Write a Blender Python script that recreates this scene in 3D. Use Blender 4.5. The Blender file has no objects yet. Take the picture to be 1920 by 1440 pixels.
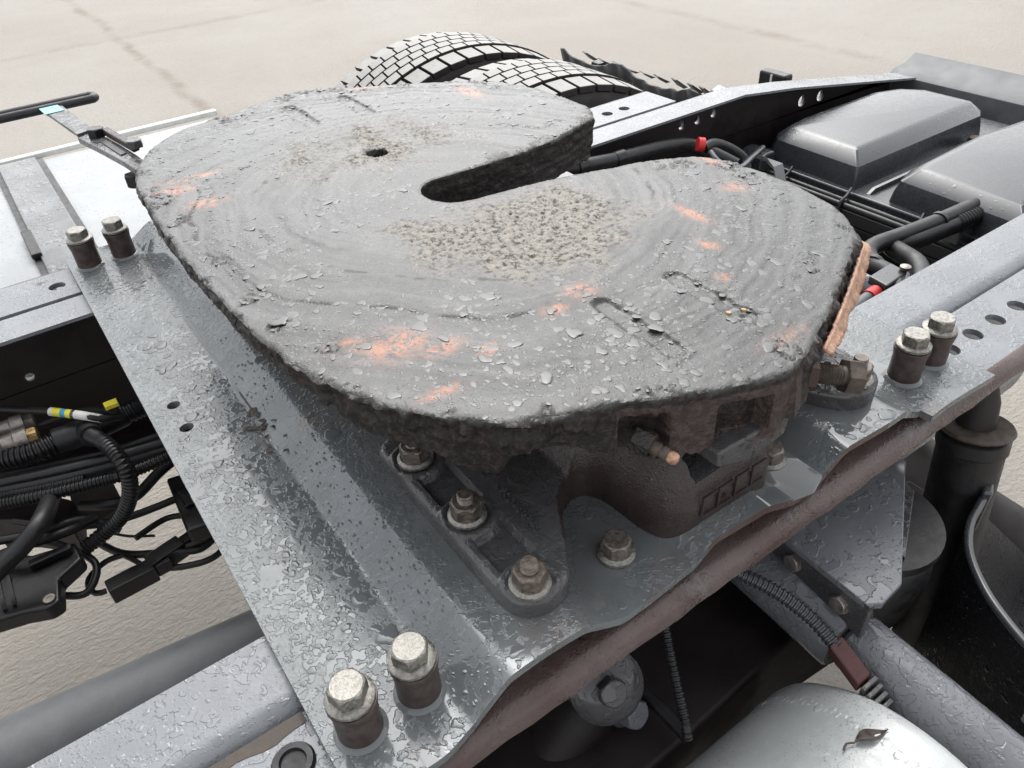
import bpy, bmesh, math, random
import numpy as np
from mathutils import Vector, Matrix
from mathutils.geometry import tessellate_polygon

S = bpy.context.scene
COL = S.collection
R = math.radians
random.seed(7)
rng = np.random.default_rng(11)

# ------------------------------------------------------------------ camera
cam_d = bpy.data.cameras.new('camera')
cam = bpy.data.objects.new('camera', cam_d)
COL.objects.link(cam)
cam.location = (-0.05064, -0.28308, 0.48243)
cam.rotation_euler = (0.907908, 0.0503667, -0.6184602)
cam_d.sensor_fit = 'HORIZONTAL'
cam_d.sensor_width = 36.0
cam_d.lens = 36.0 * 1453.07 / 1920.0
cam_d.clip_start = 0.02
cam_d.clip_end = 300.0
S.camera = cam

# ------------------------------------------------------------------ sky and sun (overcast day)
SUN_EL, SUN_AZ = 51.0, 33.0          # azimuth measured from +Y towards +X
W = bpy.data.worlds.new('World'); S.world = W; W.use_nodes = True
nt = W.node_tree; nt.nodes.clear()
o_ = nt.nodes.new('ShaderNodeOutputWorld'); b_ = nt.nodes.new('ShaderNodeBackground')
sk = nt.nodes.new('ShaderNodeTexSky'); sk.sky_type = 'NISHITA'; sk.sun_disc = False
sk.sun_elevation = R(SUN_EL); sk.sun_rotation = R(SUN_AZ)
sk.air_density = 1.0; sk.dust_density = 3.0; sk.ozone_density = 1.0; sk.altitude = 100
hs = nt.nodes.new('ShaderNodeHueSaturation'); hs.inputs['Saturation'].default_value = 0.12
b_.inputs['Strength'].default_value = 0.15
nt.links.new(sk.outputs[0], hs.inputs['Color']); nt.links.new(hs.outputs[0], b_.inputs['Color'])
nt.links.new(b_.outputs[0], o_.inputs['Surface'])
sun_d = bpy.data.lights.new('sun', 'SUN'); sun_d.energy = 0.5; sun_d.angle = R(58); sun_d.color = (1, 0.975, 0.94)
sun = bpy.data.objects.new('sun', sun_d); COL.objects.link(sun)
dirv = Vector((math.sin(R(SUN_AZ)) * math.cos(R(SUN_EL)), math.cos(R(SUN_AZ)) * math.cos(R(SUN_EL)), math.sin(R(SUN_EL))))
sun.rotation_euler = dirv.to_track_quat('Z', 'Y').to_euler()
sun.location = (2, 2, 5)
S.view_settings.view_transform = 'Standard'; S.view_settings.look = 'None'
S.view_settings.gamma = 1.0; S.view_settings.use_curve_mapping = False
S.view_settings.exposure = 1.24
S.cycles.max_bounces = 4; S.cycles.diffuse_bounces = 2; S.cycles.glossy_bounces = 3

# ------------------------------------------------------------------ numpy noise
def _h(ix, iy, s):
    n = (ix.astype(np.int64) * 374761393 + iy.astype(np.int64) * 668265263 + s * 974634777) & 0x7fffffff
    n = ((n ^ (n >> 13)) * 1274126177) & 0x7fffffff
    n = n ^ (n >> 16)
    return (n & 0xffff) / 65535.0
def vn(x, y, s=0):
    x = np.asarray(x, float); y = np.asarray(y, float)
    ix = np.floor(x); iy = np.floor(y); fx = x - ix; fy = y - iy
    ux = fx * fx * (3 - 2 * fx); uy = fy * fy * (3 - 2 * fy)
    a = _h(ix, iy, s); b = _h(ix + 1, iy, s); c = _h(ix, iy + 1, s); d = _h(ix + 1, iy + 1, s)
    return (a + (b - a) * ux) * (1 - uy) + (c + (d - c) * ux) * uy
def fbm(x, y, s=0, o=4):
    t = 0.0; a = 0.5; n = 0.0
    for i in range(o):
        t = t + a * vn(x * 2 ** i, y * 2 ** i, s + i * 17); n += a; a *= 0.5
    return t / n
def sstep(a, b, x):
    t = np.clip((np.asarray(x, float) - a) / (b - a), 0, 1); return t * t * (3 - 2 * t)

# ------------------------------------------------------------------ materials
MATS = {}
def nodes_of(name):
    m = bpy.data.materials.new(name); m.use_nodes = True
    t = m.node_tree; t.nodes.clear()
    out = t.nodes.new('ShaderNodeOutputMaterial'); p = t.nodes.new('ShaderNodeBsdfPrincipled')
    t.links.new(p.outputs[0], out.inputs[0])
    MATS[name] = m
    return m, t, p
class NT:
    def __init__(s, t): s.t = t
    def n(s, typ, **k):
        x = s.t.nodes.new(typ)
        for a, v in k.items(): setattr(x, a, v)
        return x
    def l(s, a, b): s.t.links.new(a, b)
    def val(s, sock, v):
        if hasattr(v, 'default_value') or isinstance(v, bpy.types.NodeSocket): s.l(v, sock)
        else: sock.default_value = v
    def math(s, op, a, b=0.0, clamp=False):
        x = s.n('ShaderNodeMath', operation=op); x.use_clamp = clamp
        s.val(x.inputs[0], a); s.val(x.inputs[1], b); return x.outputs[0]
    def ramp(s, v, a, b, lo=0.0, hi=1.0):
        x = s.n('ShaderNodeMapRange'); x.interpolation_type = 'SMOOTHSTEP'
        s.val(x.inputs[0], v); s.val(x.inputs[1], a); s.val(x.inputs[2], b); s.val(x.inputs[3], lo); s.val(x.inputs[4], hi)
        return x.outputs[0]
    def mix(s, f, a, b):
        x = s.n('ShaderNodeMix', data_type='RGBA')
        s.val(x.inputs[0], f)
        for i, v in ((6, a), (7, b)):
            if isinstance(v, bpy.types.NodeSocket): s.l(v, x.inputs[i])
            else: x.inputs[i].default_value = (v[0], v[1], v[2], 1)
        return x.outputs[2]
    def fmix(s, f, a, b):
        x = s.n('ShaderNodeMix', data_type='FLOAT')
        s.val(x.inputs[0], f); s.val(x.inputs[2], a); s.val(x.inputs[3], b); return x.outputs[0]
    def coord(s, sc=(1, 1, 1)):
        c = s.n('ShaderNodeTexCoord'); m = s.n('ShaderNodeMapping'); m.inputs['Scale'].default_value = sc
        s.l(c.outputs['Object'], m.inputs[0]); return m.outputs[0]
    def noise(s, vec, scale, detail=4, rough=0.55, dist=0.0):
        x = s.n('ShaderNodeTexNoise'); s.l(vec, x.inputs['Vector']); x.inputs['Scale'].default_value = scale
        x.inputs['Detail'].default_value = detail; x.inputs['Roughness'].default_value = rough
        x.inputs['Distortion'].default_value = dist; return x
    def voro(s, vec, scale, feat='F1', rand=1.0):
        x = s.n('ShaderNodeTexVoronoi'); x.feature = feat; s.l(vec, x.inputs['Vector'])
        x.inputs['Scale'].default_value = scale; x.inputs['Randomness'].default_value = rand; return x

def drop_fields(N, vec, warp=0.0016, wscale=150, bscale=16):
    """one warp and one coverage noise shared by every drop layer"""
    nz = N.noise(vec, wscale, 1, 0.5)
    sub = N.n('ShaderNodeVectorMath', operation='SUBTRACT'); N.l(nz.outputs['Color'], sub.inputs[0]); sub.inputs[1].default_value = (0.5, 0.5, 0.5)
    scl = N.n('ShaderNodeVectorMath', operation='SCALE'); N.l(sub.outputs[0], scl.inputs[0]); scl.inputs['Scale'].default_value = warp * 4
    ad = N.n('ShaderNodeVectorMath', operation='ADD'); N.l(vec, ad.inputs[0]); N.l(scl.outputs[0], ad.inputs[1])
    big = N.noise(vec, bscale, 2)
    return ad.outputs[0], N.ramp(big.outputs[0], 0.32, 0.66, 0.25, 1.25)
def add_drops(N, fields, scale, amount):
    """height (0..1) and mask of water drops: warped cells, each with its own size"""
    v = N.voro(fields[0], scale)
    sep = N.n('ShaderNodeSeparateColor'); N.l(v.outputs['Color'], sep.inputs[0])
    rad = N.math('MULTIPLY', N.math('MULTIPLY', sep.outputs[0], fields[1]), amount)
    q = N.math('DIVIDE', v.outputs['Distance'], N.math('MAXIMUM', rad, 0.02))
    q2 = N.math('MULTIPLY', q, q)
    h = N.math('SUBTRACT', 1.0, N.math('MULTIPLY', q2, q2), True)
    h = N.math('POWER', h, 0.7)
    mask = N.ramp(q, 1.02, 0.9)
    return h, mask

def islands(N, vec, scale, cover):
    n1 = N.noise(vec, scale, 2, 0.45, 0.35); n2 = N.noise(vec, scale * 0.16, 2, 0.5)
    v = N.math('ADD', n1.outputs[0], N.math('MULTIPLY', N.math('SUBTRACT', n2.outputs[0], 0.5), 0.75))
    e = 0.62 - cover * 0.24
    return N.ramp(v, e - 0.02, e + 0.06)

def wet(name, col, col2=None, rough=0.38, metal=0.0, drops=((260, 0.55), (90, 0.5)), dstr=0.5, ddist=0.0025, nscale=14,
        grain=0.15, grain_scale=420, film=0.0, isl=0.0, isl_scale=75, stain=None, stain_amt=0.4, spec=0.5, wetrough=0.06):
    m, t, p = nodes_of(name); N = NT(t)
    vec = N.coord()
    col2 = col2 or tuple(c * 0.62 for c in col)
    big = N.noise(vec, nscale, 4, 0.62)
    base = N.mix(N.ramp(big.outputs[0], 0.35, 0.68), col2, col)
    fine = N.noise(vec, nscale * 9, 3, 0.7)
    base = N.mix(N.ramp(fine.outputs[0], 0.55, 0.8, 0, 0.35), base, tuple(c * 1.35 for c in col))
    if stain:
        sn = N.noise(vec, nscale * 0.8, 5, 0.7, 0.6)
        base = N.mix(N.ramp(sn.outputs[0], 0.56, 0.72, 0, stain_amt), base, stain)
    rg = N.fmix(N.ramp(fine.outputs[0], 0.3, 0.7), rough * 0.8, min(1, rough * 1.25))
    hh = None
    if film > 0:
        fn = N.noise(vec, nscale * 0.55, 5, 0.6, 0.8)
        fm = N.ramp(fn.outputs[0], 0.60 - film * 0.2, 0.63 - film * 0.2)
    fld = drop_fields(N, vec) if drops else None
    for sc, am in drops:
        h, mk = add_drops(N, fld, sc, am)
        rg = N.fmix(mk, rg, wetrough)
        base = N.mix(N.math('MULTIPLY', mk, 0.22), base, tuple(c * 0.5 for c in col))
        h = N.math('MULTIPLY', h, (60.0 / sc) ** 0.8)
        hh = h if hh is None else N.math('MAXIMUM', hh, h)
    gn = N.noise(vec, grain_scale, 1, 0.6)
    g = N.math('MULTIPLY', gn.outputs[0], grain)
    if hh is None: hh = g
    else: hh = N.math('ADD', hh, g)
    if isl > 0:
        im = islands(N, vec, isl_scale, isl)
        rg = N.fmix(im, rg, 0.10); hh = N.fmix(im, hh, 0.48)
        base = N.mix(N.math('MULTIPLY', im, 0.05), base, tuple(c * 0.55 for c in col))
    if film > 0:
        rg = N.fmix(fm, rg, 0.03)
        hh = N.fmix(fm, hh, 0.55)
    bp = N.n('ShaderNodeBump'); bp.inputs['Strength'].default_value = dstr; bp.inputs['Distance'].default_value = ddist
    N.l(hh, bp.inputs['Height']); N.l(bp.outputs[0], p.inputs['Normal'])
    N.l(base, p.inputs['Base Color']); N.l(rg, p.inputs['Roughness'])
    p.inputs['Metallic'].default_value = metal
    p.inputs['Specular IOR Level'].default_value = spec
    return m

def plain(name, col, rough=0.5, metal=0.0, var=0.35, nscale=40, bump=0.25, bdist=0.001, bscale=300, spec=0.5):
    m, t, p = nodes_of(name); N = NT(t); vec = N.coord()
    a = N.noise(vec, nscale, 6, 0.65)
    c = N.mix(N.ramp(a.outputs[0], 0.3, 0.72), tuple(x * (1 - var) for x in col), tuple(min(1, x * (1 + var)) for x in col))
    N.l(c, p.inputs['Base Color'])
    N.l(N.ramp(a.outputs[0], 0.3, 0.7, rough * 0.8, min(1, rough * 1.2)), p.inputs['Roughness'])
    b = N.noise(vec, bscale, 4, 0.6)
    bp = N.n('ShaderNodeBump'); bp.inputs['Strength'].default_value = bump; bp.inputs['Distance'].default_value = bdist
    N.l(b.outputs[0], bp.inputs['Height']); N.l(bp.outputs[0], p.inputs['Normal'])
    p.inputs['Metallic'].default_value = metal; p.inputs['Specular IOR Level'].default_value = spec
    return m

wet('plate_paint', (0.175, 0.186, 0.191), (0.135, 0.144, 0.148), 0.30, 0.20, drops=((380, 0.48),), dstr=0.38, ddist=0.0022, isl=0.50, isl_scale=150,
    film=0.22, stain=(0.17, 0.125, 0.105), stain_amt=0.4)
wet('rail_paint', (0.205, 0.214, 0.227), (0.168, 0.176, 0.188), 0.34, 0.12, drops=((420, 0.46),), dstr=0.45, ddist=0.002, isl=0.25, isl_scale=150)
wet('rail_lip', (0.105, 0.076, 0.070), (0.070, 0.043, 0.039), 0.40, drops=((300, 0.55), (110, 0.45)), dstr=0.5, ddist=0.0025, grain=0.3, stain=(0.16, 0.155, 0.155), stain_amt=0.6)
wet('cast_brown', (0.046, 0.033, 0.031), (0.026, 0.016, 0.015), 0.42, drops=((300, 0.42), (120, 0.3)), dstr=0.55, ddist=0.002, grain=0.6, grain_scale=520)  # casting brown, darkened to stand in for shade under the plate
wet('cast_grey', (0.085, 0.086, 0.089), (0.052, 0.049, 0.050), 0.36, drops=((330, 0.46),), dstr=0.5, ddist=0.0025, grain=0.35, grain_scale=500, isl=0.5, isl_scale=110)  # casting grey, darkened overall: shade of the covered parts put into the colour
wet('tube_grey', (0.165, 0.17, 0.183), (0.13, 0.135, 0.147), 0.36, drops=((300, 0.48),), dstr=0.6, ddist=0.0025, isl=0.45, isl_scale=95)
plain('shaft_grey', (0.115, 0.12, 0.125), 0.5, 0.0, 0.18, 18)
wet('silver_tank', (0.56, 0.58, 0.57), (0.49, 0.51, 0.505), 0.42, 0.25, drops=((500, 0.4), (240, 0.3)), dstr=0.25, ddist=0.001, grain=0.3, grain_scale=700)
wet('tank_white', (0.335, 0.348, 0.353), (0.295, 0.307, 0.315), 0.38, 0.0, drops=((120, 0.45),), dstr=0.3, ddist=0.002)
wet('strap_grey', (0.20, 0.21, 0.215), None, 0.42, drops=((160, 0.6), (70, 0.5)), dstr=0.6, ddist=0.003)
wet('fender_black', (0.006, 0.0065, 0.011), (0.004, 0.004, 0.006), 0.5, spec=0.3, drops=((260, 0.4), (110, 0.4), (50, 0.25)), dstr=0.7, ddist=0.004, grain=0.3)
wet('cover_grey', (0.042, 0.045, 0.050), (0.034, 0.036, 0.041), 0.26, drops=((90, 0.3),), dstr=0.15, ddist=0.002, grain=0.02, spec=0.75)
plain('zinc', (0.265, 0.254, 0.23), 0.45, 0.8, 0.42, 330, 0.6, 0.0006, 700)
plain('zinc_dark', (0.20, 0.175, 0.155), 0.45, 0.6, 0.45, 200, 0.5, 0.0006, 600)
plain('nut_bronze', (0.17, 0.142, 0.122), 0.42, 0.65, 0.45, 220, 0.5, 0.0006, 600)
plain('spacer_brown', (0.075, 0.056, 0.050), 0.42, 0.3, 0.4, 90, 0.35, 0.0006, 500)
plain('black_plastic', (0.006, 0.006, 0.007), 0.38, 0.0, 0.3, 60, 0.3, 0.0008, 260)
plain('black_rubber', (0.010, 0.010, 0.011), 0.48, 0.0, 0.35, 60, 0.35, 0.001, 220)
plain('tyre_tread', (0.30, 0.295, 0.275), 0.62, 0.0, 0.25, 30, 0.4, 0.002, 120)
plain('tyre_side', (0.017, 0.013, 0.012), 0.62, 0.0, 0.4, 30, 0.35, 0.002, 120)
plain('rim_brown', (0.055, 0.028, 0.02), 0.6, 0.2, 0.4, 20)
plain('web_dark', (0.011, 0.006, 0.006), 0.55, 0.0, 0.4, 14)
plain('brass', (0.40, 0.28, 0.13), 0.42, 0.8, 0.3, 120)
plain('nickel', (0.30, 0.27, 0.25), 0.45, 0.7, 0.3, 120)
plain('red_paint', (0.60, 0.03, 0.03), 0.4, 0, 0.15)
plain('yellow_paint', (0.70, 0.62, 0.04), 0.4, 0, 0.12)
plain('white_label', (0.62, 0.62, 0.58), 0.45, 0, 0.12)
plain('blue_label', (0.05, 0.30, 0.48), 0.45, 0, 0.12)
plain('sticker_blue', (0.22, 0.55, 0.62), 0.42, 0, 0.18, 160)
plain('red_brown', (0.06, 0.016, 0.015), 0.5, 0, 0.4)
plain('box_grey', (0.07, 0.06, 0.054), 0.6, 0, 0.2)
plain('copper_orange', (0.40, 0.225, 0.145), 0.45, 0.0, 0.45, 160, 0.6, 0.002, 240)
plain('grease_black', (0.022, 0.017, 0.015), 0.34, 0, 0.5, 90, 0.9, 0.004, 260)
plain('leaf_dark', (0.055, 0.04, 0.032), 0.55, 0, 0.5, 200)
plain('mud_brown', (0.062, 0.047, 0.036), 0.6, 0, 0.5, 120)

# water lying in the hollow
m, t, p = nodes_of('puddle_water')
p.inputs['Base Color'].default_value = (0.14, 0.147, 0.147, 1); p.inputs['Roughness'].default_value = 0.10
for nm_, c_ in (('drop_on_grease', (0.046, 0.047, 0.046)), ('drop_on_paint', (0.125, 0.133, 0.137))):
    m, t, p = nodes_of(nm_)
    p.inputs['Base Color'].default_value = (*c_, 1); p.inputs['Roughness'].default_value = 0.04; p.inputs['Specular IOR Level'].default_value = 0.5
# the concrete yard
def ground_mat():
    m, t, p = nodes_of('yard_concrete'); N = NT(t); vec = N.coord()
    a = N.noise(vec, 0.35, 6, 0.6, 0.3); b = N.noise(vec, 2.2, 7, 0.65, 0.4); c = N.noise(vec, 26, 5, 0.6)
    col = N.mix(N.ramp(a.outputs[0], 0.36, 0.64), (0.268, 0.244, 0.211), (0.312, 0.290, 0.258))
    col = N.mix(N.ramp(b.outputs[0], 0.48, 0.74, 0, 0.42), col, (0.27, 0.238, 0.198))
    col = N.mix(N.ramp(c.outputs[0], 0.58, 0.76, 0, 0.40), col, (0.22, 0.19, 0.16))
    # wandering dirt along the slab joints
    sep = N.n('ShaderNodeSeparateXYZ'); N.l(vec, sep.inputs[0])
    wob = N.noise(vec, 1.3, 5, 0.7)
    for axis, pos, wd, amt in (('X', 1.12, 0.07, 0.75), ('X', 4.6, 0.11, 0.5), ('Y', 6.9, 0.12, 0.4)):
        d = N.math('ABSOLUTE', N.math('SUBTRACT', N.math('ADD', sep.outputs[axis], N.math('MULTIPLY', N.math('SUBTRACT', wob.outputs[0], 0.5), 0.22)), pos))
        mk = N.math('MULTIPLY', N.ramp(d, wd, 0.0), N.ramp(b.outputs[0], 0.36, 0.62, 0.1, 1.0))
        col = N.mix(N.math('MULTIPLY', mk, amt), col, (0.17, 0.135, 0.10))
    N.l(col, p.inputs['Base Color'])
    p.inputs['Roughness'].default_value = 0.72
    st = N.noise(N.coord((1.0, 1.9, 1.0)), 42, 5, 0.6, 0.6)
    gr = N.noise(vec, 95, 3, 0.6)
    h = N.math('ADD', st.outputs[0], N.math('MULTIPLY', gr.outputs[0], 0.25))
    bp = N.n('ShaderNodeBump'); bp.inputs['Strength'].default_value = 0.6; bp.inputs['Distance'].default_value = 0.016
    N.l(h, bp.inputs['Height']); N.l(bp.outputs[0], p.inputs['Normal'])
    return m
ground_mat()

def plate_top_mat():
    m, t, p = nodes_of('greased_steel'); N = NT(t); vec = N.coord()
    def at(n):
        x = N.n('ShaderNodeAttribute'); x.attribute_name = n; return x.outputs['Fac']
    grit, rust, side, smear = at('grit'), at('rust'), at('side'), at('smear')
    a = N.noise(vec, 16, 6, 0.65, 0.5); f = N.noise(vec, 170, 5, 0.7); ff = N.noise(vec, 520, 3, 0.6)
    col = N.mix(N.fmix(0.6, N.ramp(a.outputs[0], 0.34, 0.66), smear), (0.018, 0.018, 0.0172), (0.062, 0.063, 0.061))
    col = N.mix(N.ramp(f.outputs[0], 0.5, 0.72, 0, 0.55), col, (0.05, 0.047, 0.045))
    gm = N.math('MULTIPLY', grit, N.ramp(f.outputs[0], 0.36, 0.54))
    col = N.mix(N.math('MULTIPLY', gm, 0.9, True), col, (0.295, 0.270, 0.232))
    dk = N.math('MULTIPLY', grit, N.ramp(f.outputs[0], 0.47, 0.40))
    col = N.mix(N.math('MULTIPLY', dk, 0.42), col, (0.035, 0.031, 0.027))
    rn = N.noise(vec, 70, 5, 0.7, 0.7)
    rm = N.math('MULTIPLY', rust, N.ramp(rn.outputs[0], 0.38, 0.56))
    col = N.mix(N.math('MULTIPLY', rm, 0.9), col, (0.40, 0.145, 0.065))
    crust = N.mix(N.ramp(f.outputs[0], 0.45, 0.7), (0.010, 0.0075, 0.0065), (0.050, 0.036, 0.031))
    crust = N.mix(N.math('GREATER_THAN', smear, 0.9), crust, N.mix(N.ramp(f.outputs[0], 0.4, 0.65), (0.036, 0.024, 0.022), (0.078, 0.056, 0.050)))
    col = N.mix(side, col, crust)
    rg = N.fmix(smear, 0.34, 0.10)
    pk = N.voro(vec, 230); ps = N.n('ShaderNodeSeparateColor'); N.l(pk.outputs['Color'], ps.inputs[0])
    speck = N.math('MULTIPLY', N.math('LESS_THAN', pk.outputs['Distance'], N.math('MULTIPLY', ps.outputs[1], 0.26)), N.math('GREATER_THAN', ps.outputs[0], 0.62))
    col = N.mix(N.math('MULTIPLY', speck, 0.8), col, (0.012, 0.010, 0.009))
    rg = N.fmix(grit, rg, 0.6); rg = N.fmix(side, rg, 0.36)
    hh = None; wm = None
    dry = N.math('SUBTRACT', 1.0, N.math('MAXIMUM', N.math('MULTIPLY', grit, 0.9), side), True)
    fld = drop_fields(N, N.coord((1.0, 0.72, 1.0)), 0.0026, 110)
    for sc, am in ((330, 0.50),):
        h, mk = add_drops(N, fld, sc, am)
        mk = N.math('MULTIPLY', mk, dry); h = N.math('MULTIPLY', h, dry)
        rg = N.fmix(mk, rg, 0.04)
        wm = mk if wm is None else N.math('MAXIMUM', wm, mk)
        h = N.math('MULTIPLY', h, (60.0 / sc) ** 0.8 * 0.75)
        hh = h if hh is None else N.math('MAXIMUM', hh, h)
    hh = N.math('ADD', hh, N.math('MULTIPLY', f.outputs[0], N.fmix(grit, N.fmix(side, 0.26, 1.5), 1.2)))
    hh = N.math('ADD', hh, N.math('MULTIPLY', ff.outputs[0], 0.14))
    bp = N.n('ShaderNodeBump'); bp.inputs['Strength'].default_value = 0.6; bp.inputs['Distance'].default_value = 0.003
    N.l(hh, bp.inputs['Height']); N.l(bp.outputs[0], p.inputs['Normal'])
    N.l(N.fmix(wm, 0.36, 0.55), p.inputs['Specular IOR Level'])
    N.l(col, p.inputs['Base Color']); N.l(rg, p.inputs['Roughness'])
    return m
plate_top_mat()

# ------------------------------------------------------------------ object helpers
def tag(o, label=None, cat=None, group=None, kind=None):
    if label: o['label'] = label
    if cat: o['category'] = cat
    if group: o['group'] = group
    if kind: o['kind'] = kind
    return o
def thing(name, label, cat, loc=(0, 0, 0), group=None):
    o = bpy.data.objects.new(name, None); COL.objects.link(o); o.location = loc; o.empty_display_size = 0.05
    return tag(o, label, cat, group)
def link_mesh(name, me, mat, parent=None, smooth=None):
    if mat: me.materials.append(MATS[mat])
    o = bpy.data.objects.new(name, me); COL.objects.link(o)
    if parent:
        o.parent = parent
        if parent.type == 'EMPTY' and any(abs(c) > 1e-9 for c in parent.location):
            o.matrix_parent_inverse = Matrix.Translation(parent.location).inverted()
    if smooth is not None:
        me.polygons.foreach_set('use_smooth', [True] * len(me.polygons))
        try: me.set_sharp_from_angle(angle=R(smooth))
        except Exception: pass
    me.update()
    return o
class MB:
    def __init__(s): s.v = []; s.f = []
    def add(s, v, f):
        k = len(s.v); s.v += [tuple(map(float, x)) for x in v]; s.f += [tuple(i + k for i in q) for q in f]; return s
    def box(s, lo, hi):
        x0, y0, z0 = lo; x1, y1, z1 = hi
        return s.add([(x0, y0, z0), (x1, y0, z0), (x1, y1, z0), (x0, y1, z0), (x0, y0, z1), (x1, y0, z1), (x1, y1, z1), (x0, y1, z1)],
                     [(0, 3, 2, 1), (4, 5, 6, 7), (0, 1, 5, 4), (1, 2, 6, 5), (2, 3, 7, 6), (3, 0, 4, 7)])
    def loft(s, rings, cap0=True, cap1=True, closed=True):
        n = len(rings[0]); v = [p for r in rings for p in r]; f = []
        for i in range(len(rings) - 1):
            for j in range(n if closed else n - 1):
                a = i * n + j; b = i * n + (j + 1) % n
                f.append((a, b, b + n, a + n))
        if cap0: f.append(tuple(range(n - 1, -1, -1)))
        if cap1: f.append(tuple(range((len(rings) - 1) * n, len(rings) * n)))
        return s.add(v, f)
    def prism(s, poly, z0, z1):
        a = sum(poly[i][0] * poly[(i + 1) % len(poly)][1] - poly[(i + 1) % len(poly)][0] * poly[i][1] for i in range(len(poly)))
        if a < 0: poly = poly[::-1]
        return s.loft([[(x, y, z0) for x, y in poly], [(x, y, z1) for x, y in poly]])
    def frame(s, prof, o, ax, n=24, rot=0.0):
        """lathe: profile of (radius, height) about axis ax from origin o"""
        ax = Vector(ax).normalized(); u = ax.orthogonal().normalized(); w = ax.cross(u); o = Vector(o)
        rings = []
        for r, h in prof:
            rings.append([tuple(o + ax * h + (u * math.cos(2 * math.pi * k / n + rot) + w * math.sin(2 * math.pi * k / n + rot)) * r) for k in range(n)])
        return s.loft(rings)
    def hexa(s, o, ax, r, h, rot=0.0, cham=0.0018):
        ax = Vector(ax).normalized(); u = ax.orthogonal().normalized(); w = ax.cross(u); o = Vector(o); n = 24
        def hr(a):   # hexagon radius at angle
            b = (a + math.pi / 6) % (math.pi / 3) - math.pi / 6
            return r * math.cos(math.pi / 6) / math.cos(b)
        def ring(hh, fn): return [tuple(o + ax * hh + (u * math.cos(2 * math.pi * k / n + rot) + w * math.sin(2 * math.pi * k / n + rot)) * fn(2 * math.pi * k / n)) for k in range(n)]
        rc = r * math.cos(math.pi / 6)
        return s.loft([ring(0, hr), ring(h - cham, lambda a: hr(a)), ring(h - cham * 0.4, lambda a: min(hr(a), rc * 1.04)), ring(h, lambda a: rc * 0.93)])
    def tube(s, path, r, n=12, corr=0.0, pitch=0.006, ends=True):
        P = spline(path, 0.004 if not corr else pitch / 4)
        rings = []; up = Vector((0, 0, 1)); L = 0.0
        for i, q in enumerate(P):
            tn = (P[min(i + 1, len(P) - 1)] - P[max(i - 1, 0)]).normalized()
            u = tn.cross(up)
            if u.length < 0.05: u = tn.cross(Vector((1, 0, 0)))
            u.normalize(); w = u.cross(tn); up = w
            rr = r * (1 + (corr if (i // 2) % 2 else -corr)) if corr else r
            rings.append([tuple(q + (u * math.cos(2 * math.pi * k / n) + w * math.sin(2 * math.pi * k / n)) * rr) for k in range(n)])
        return s.loft(rings, ends, ends)
    def build(s, name, mat, parent=None, smooth=35, bevel=0.0, seg=2):
        me = bpy.data.meshes.new(name); me.from_pydata(s.v, [], s.f); me.validate()
        bm = bmesh.new(); bm.from_mesh(me); bmesh.ops.recalc_face_normals(bm, faces=bm.faces); bm.to_mesh(me); bm.free()
        o = link_mesh(name, me, mat, parent, smooth)
        if bevel:
            b = o.modifiers.new('bevel', 'BEVEL'); b.width = bevel; b.segments = seg; b.limit_method = 'ANGLE'; b.angle_limit = R(35)
            b.harden_normals = True
        return o
def spline(path, step):
    P = [Vector(p) for p in path]
    if len(P) == 2:
        n = max(2, int((P[1] - P[0]).length / step)); return [P[0].lerp(P[1], i / n) for i in range(n + 1)]
    out = []
    for i in range(len(P) - 1):
        a = P[max(i - 1, 0)]; b = P[i]; c = P[i + 1]; d = P[min(i + 2, len(P) - 1)]
        n = max(2, int((c - b).length / step))
        for k in range(n):
            t = k / n
            out.append(0.5 * ((2 * b) + (c - a) * t + (2 * a - 5 * b + 4 * c - d) * t * t + (3 * b - a - 3 * c + d) * t ** 3))
    out.append(P[-1]); return out
def cut(o, cutters):
    """drill real holes"""
    dg = None
    for c in cutters:
        md = o.modifiers.new('hole', 'BOOLEAN'); md.operation = 'DIFFERENCE'; md.solver = 'EXACT'; md.object = c
    dg = bpy.context.evaluated_depsgraph_get()
    me = bpy.data.meshes.new_from_object(o.evaluated_get(dg))
    o.modifiers.clear(); o.data = me
    me.polygons.foreach_set('use_smooth', [True] * len(me.polygons)); me.set_sharp_from_angle(angle=R(40)); me.update()
    for c in cutters:
        d = c.data; bpy.data.objects.remove(c); bpy.data.meshes.remove(d)
def drill(x, y, r, z0, z1, n=20):
    return MB().frame([(r, 0), (r, z1 - z0)], (x, y, z0), (0, 0, 1), n).build('drill', None)
def drill_ax(o, ax, r, L, n=16):
    return MB().frame([(r, 0), (r, L)], o, ax, n).build('drill', None)
def one(name, mb, mat, label, cat, group=None, **k):
    return tag(mb.build(name, mat, None, **k), label, cat, group)

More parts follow.
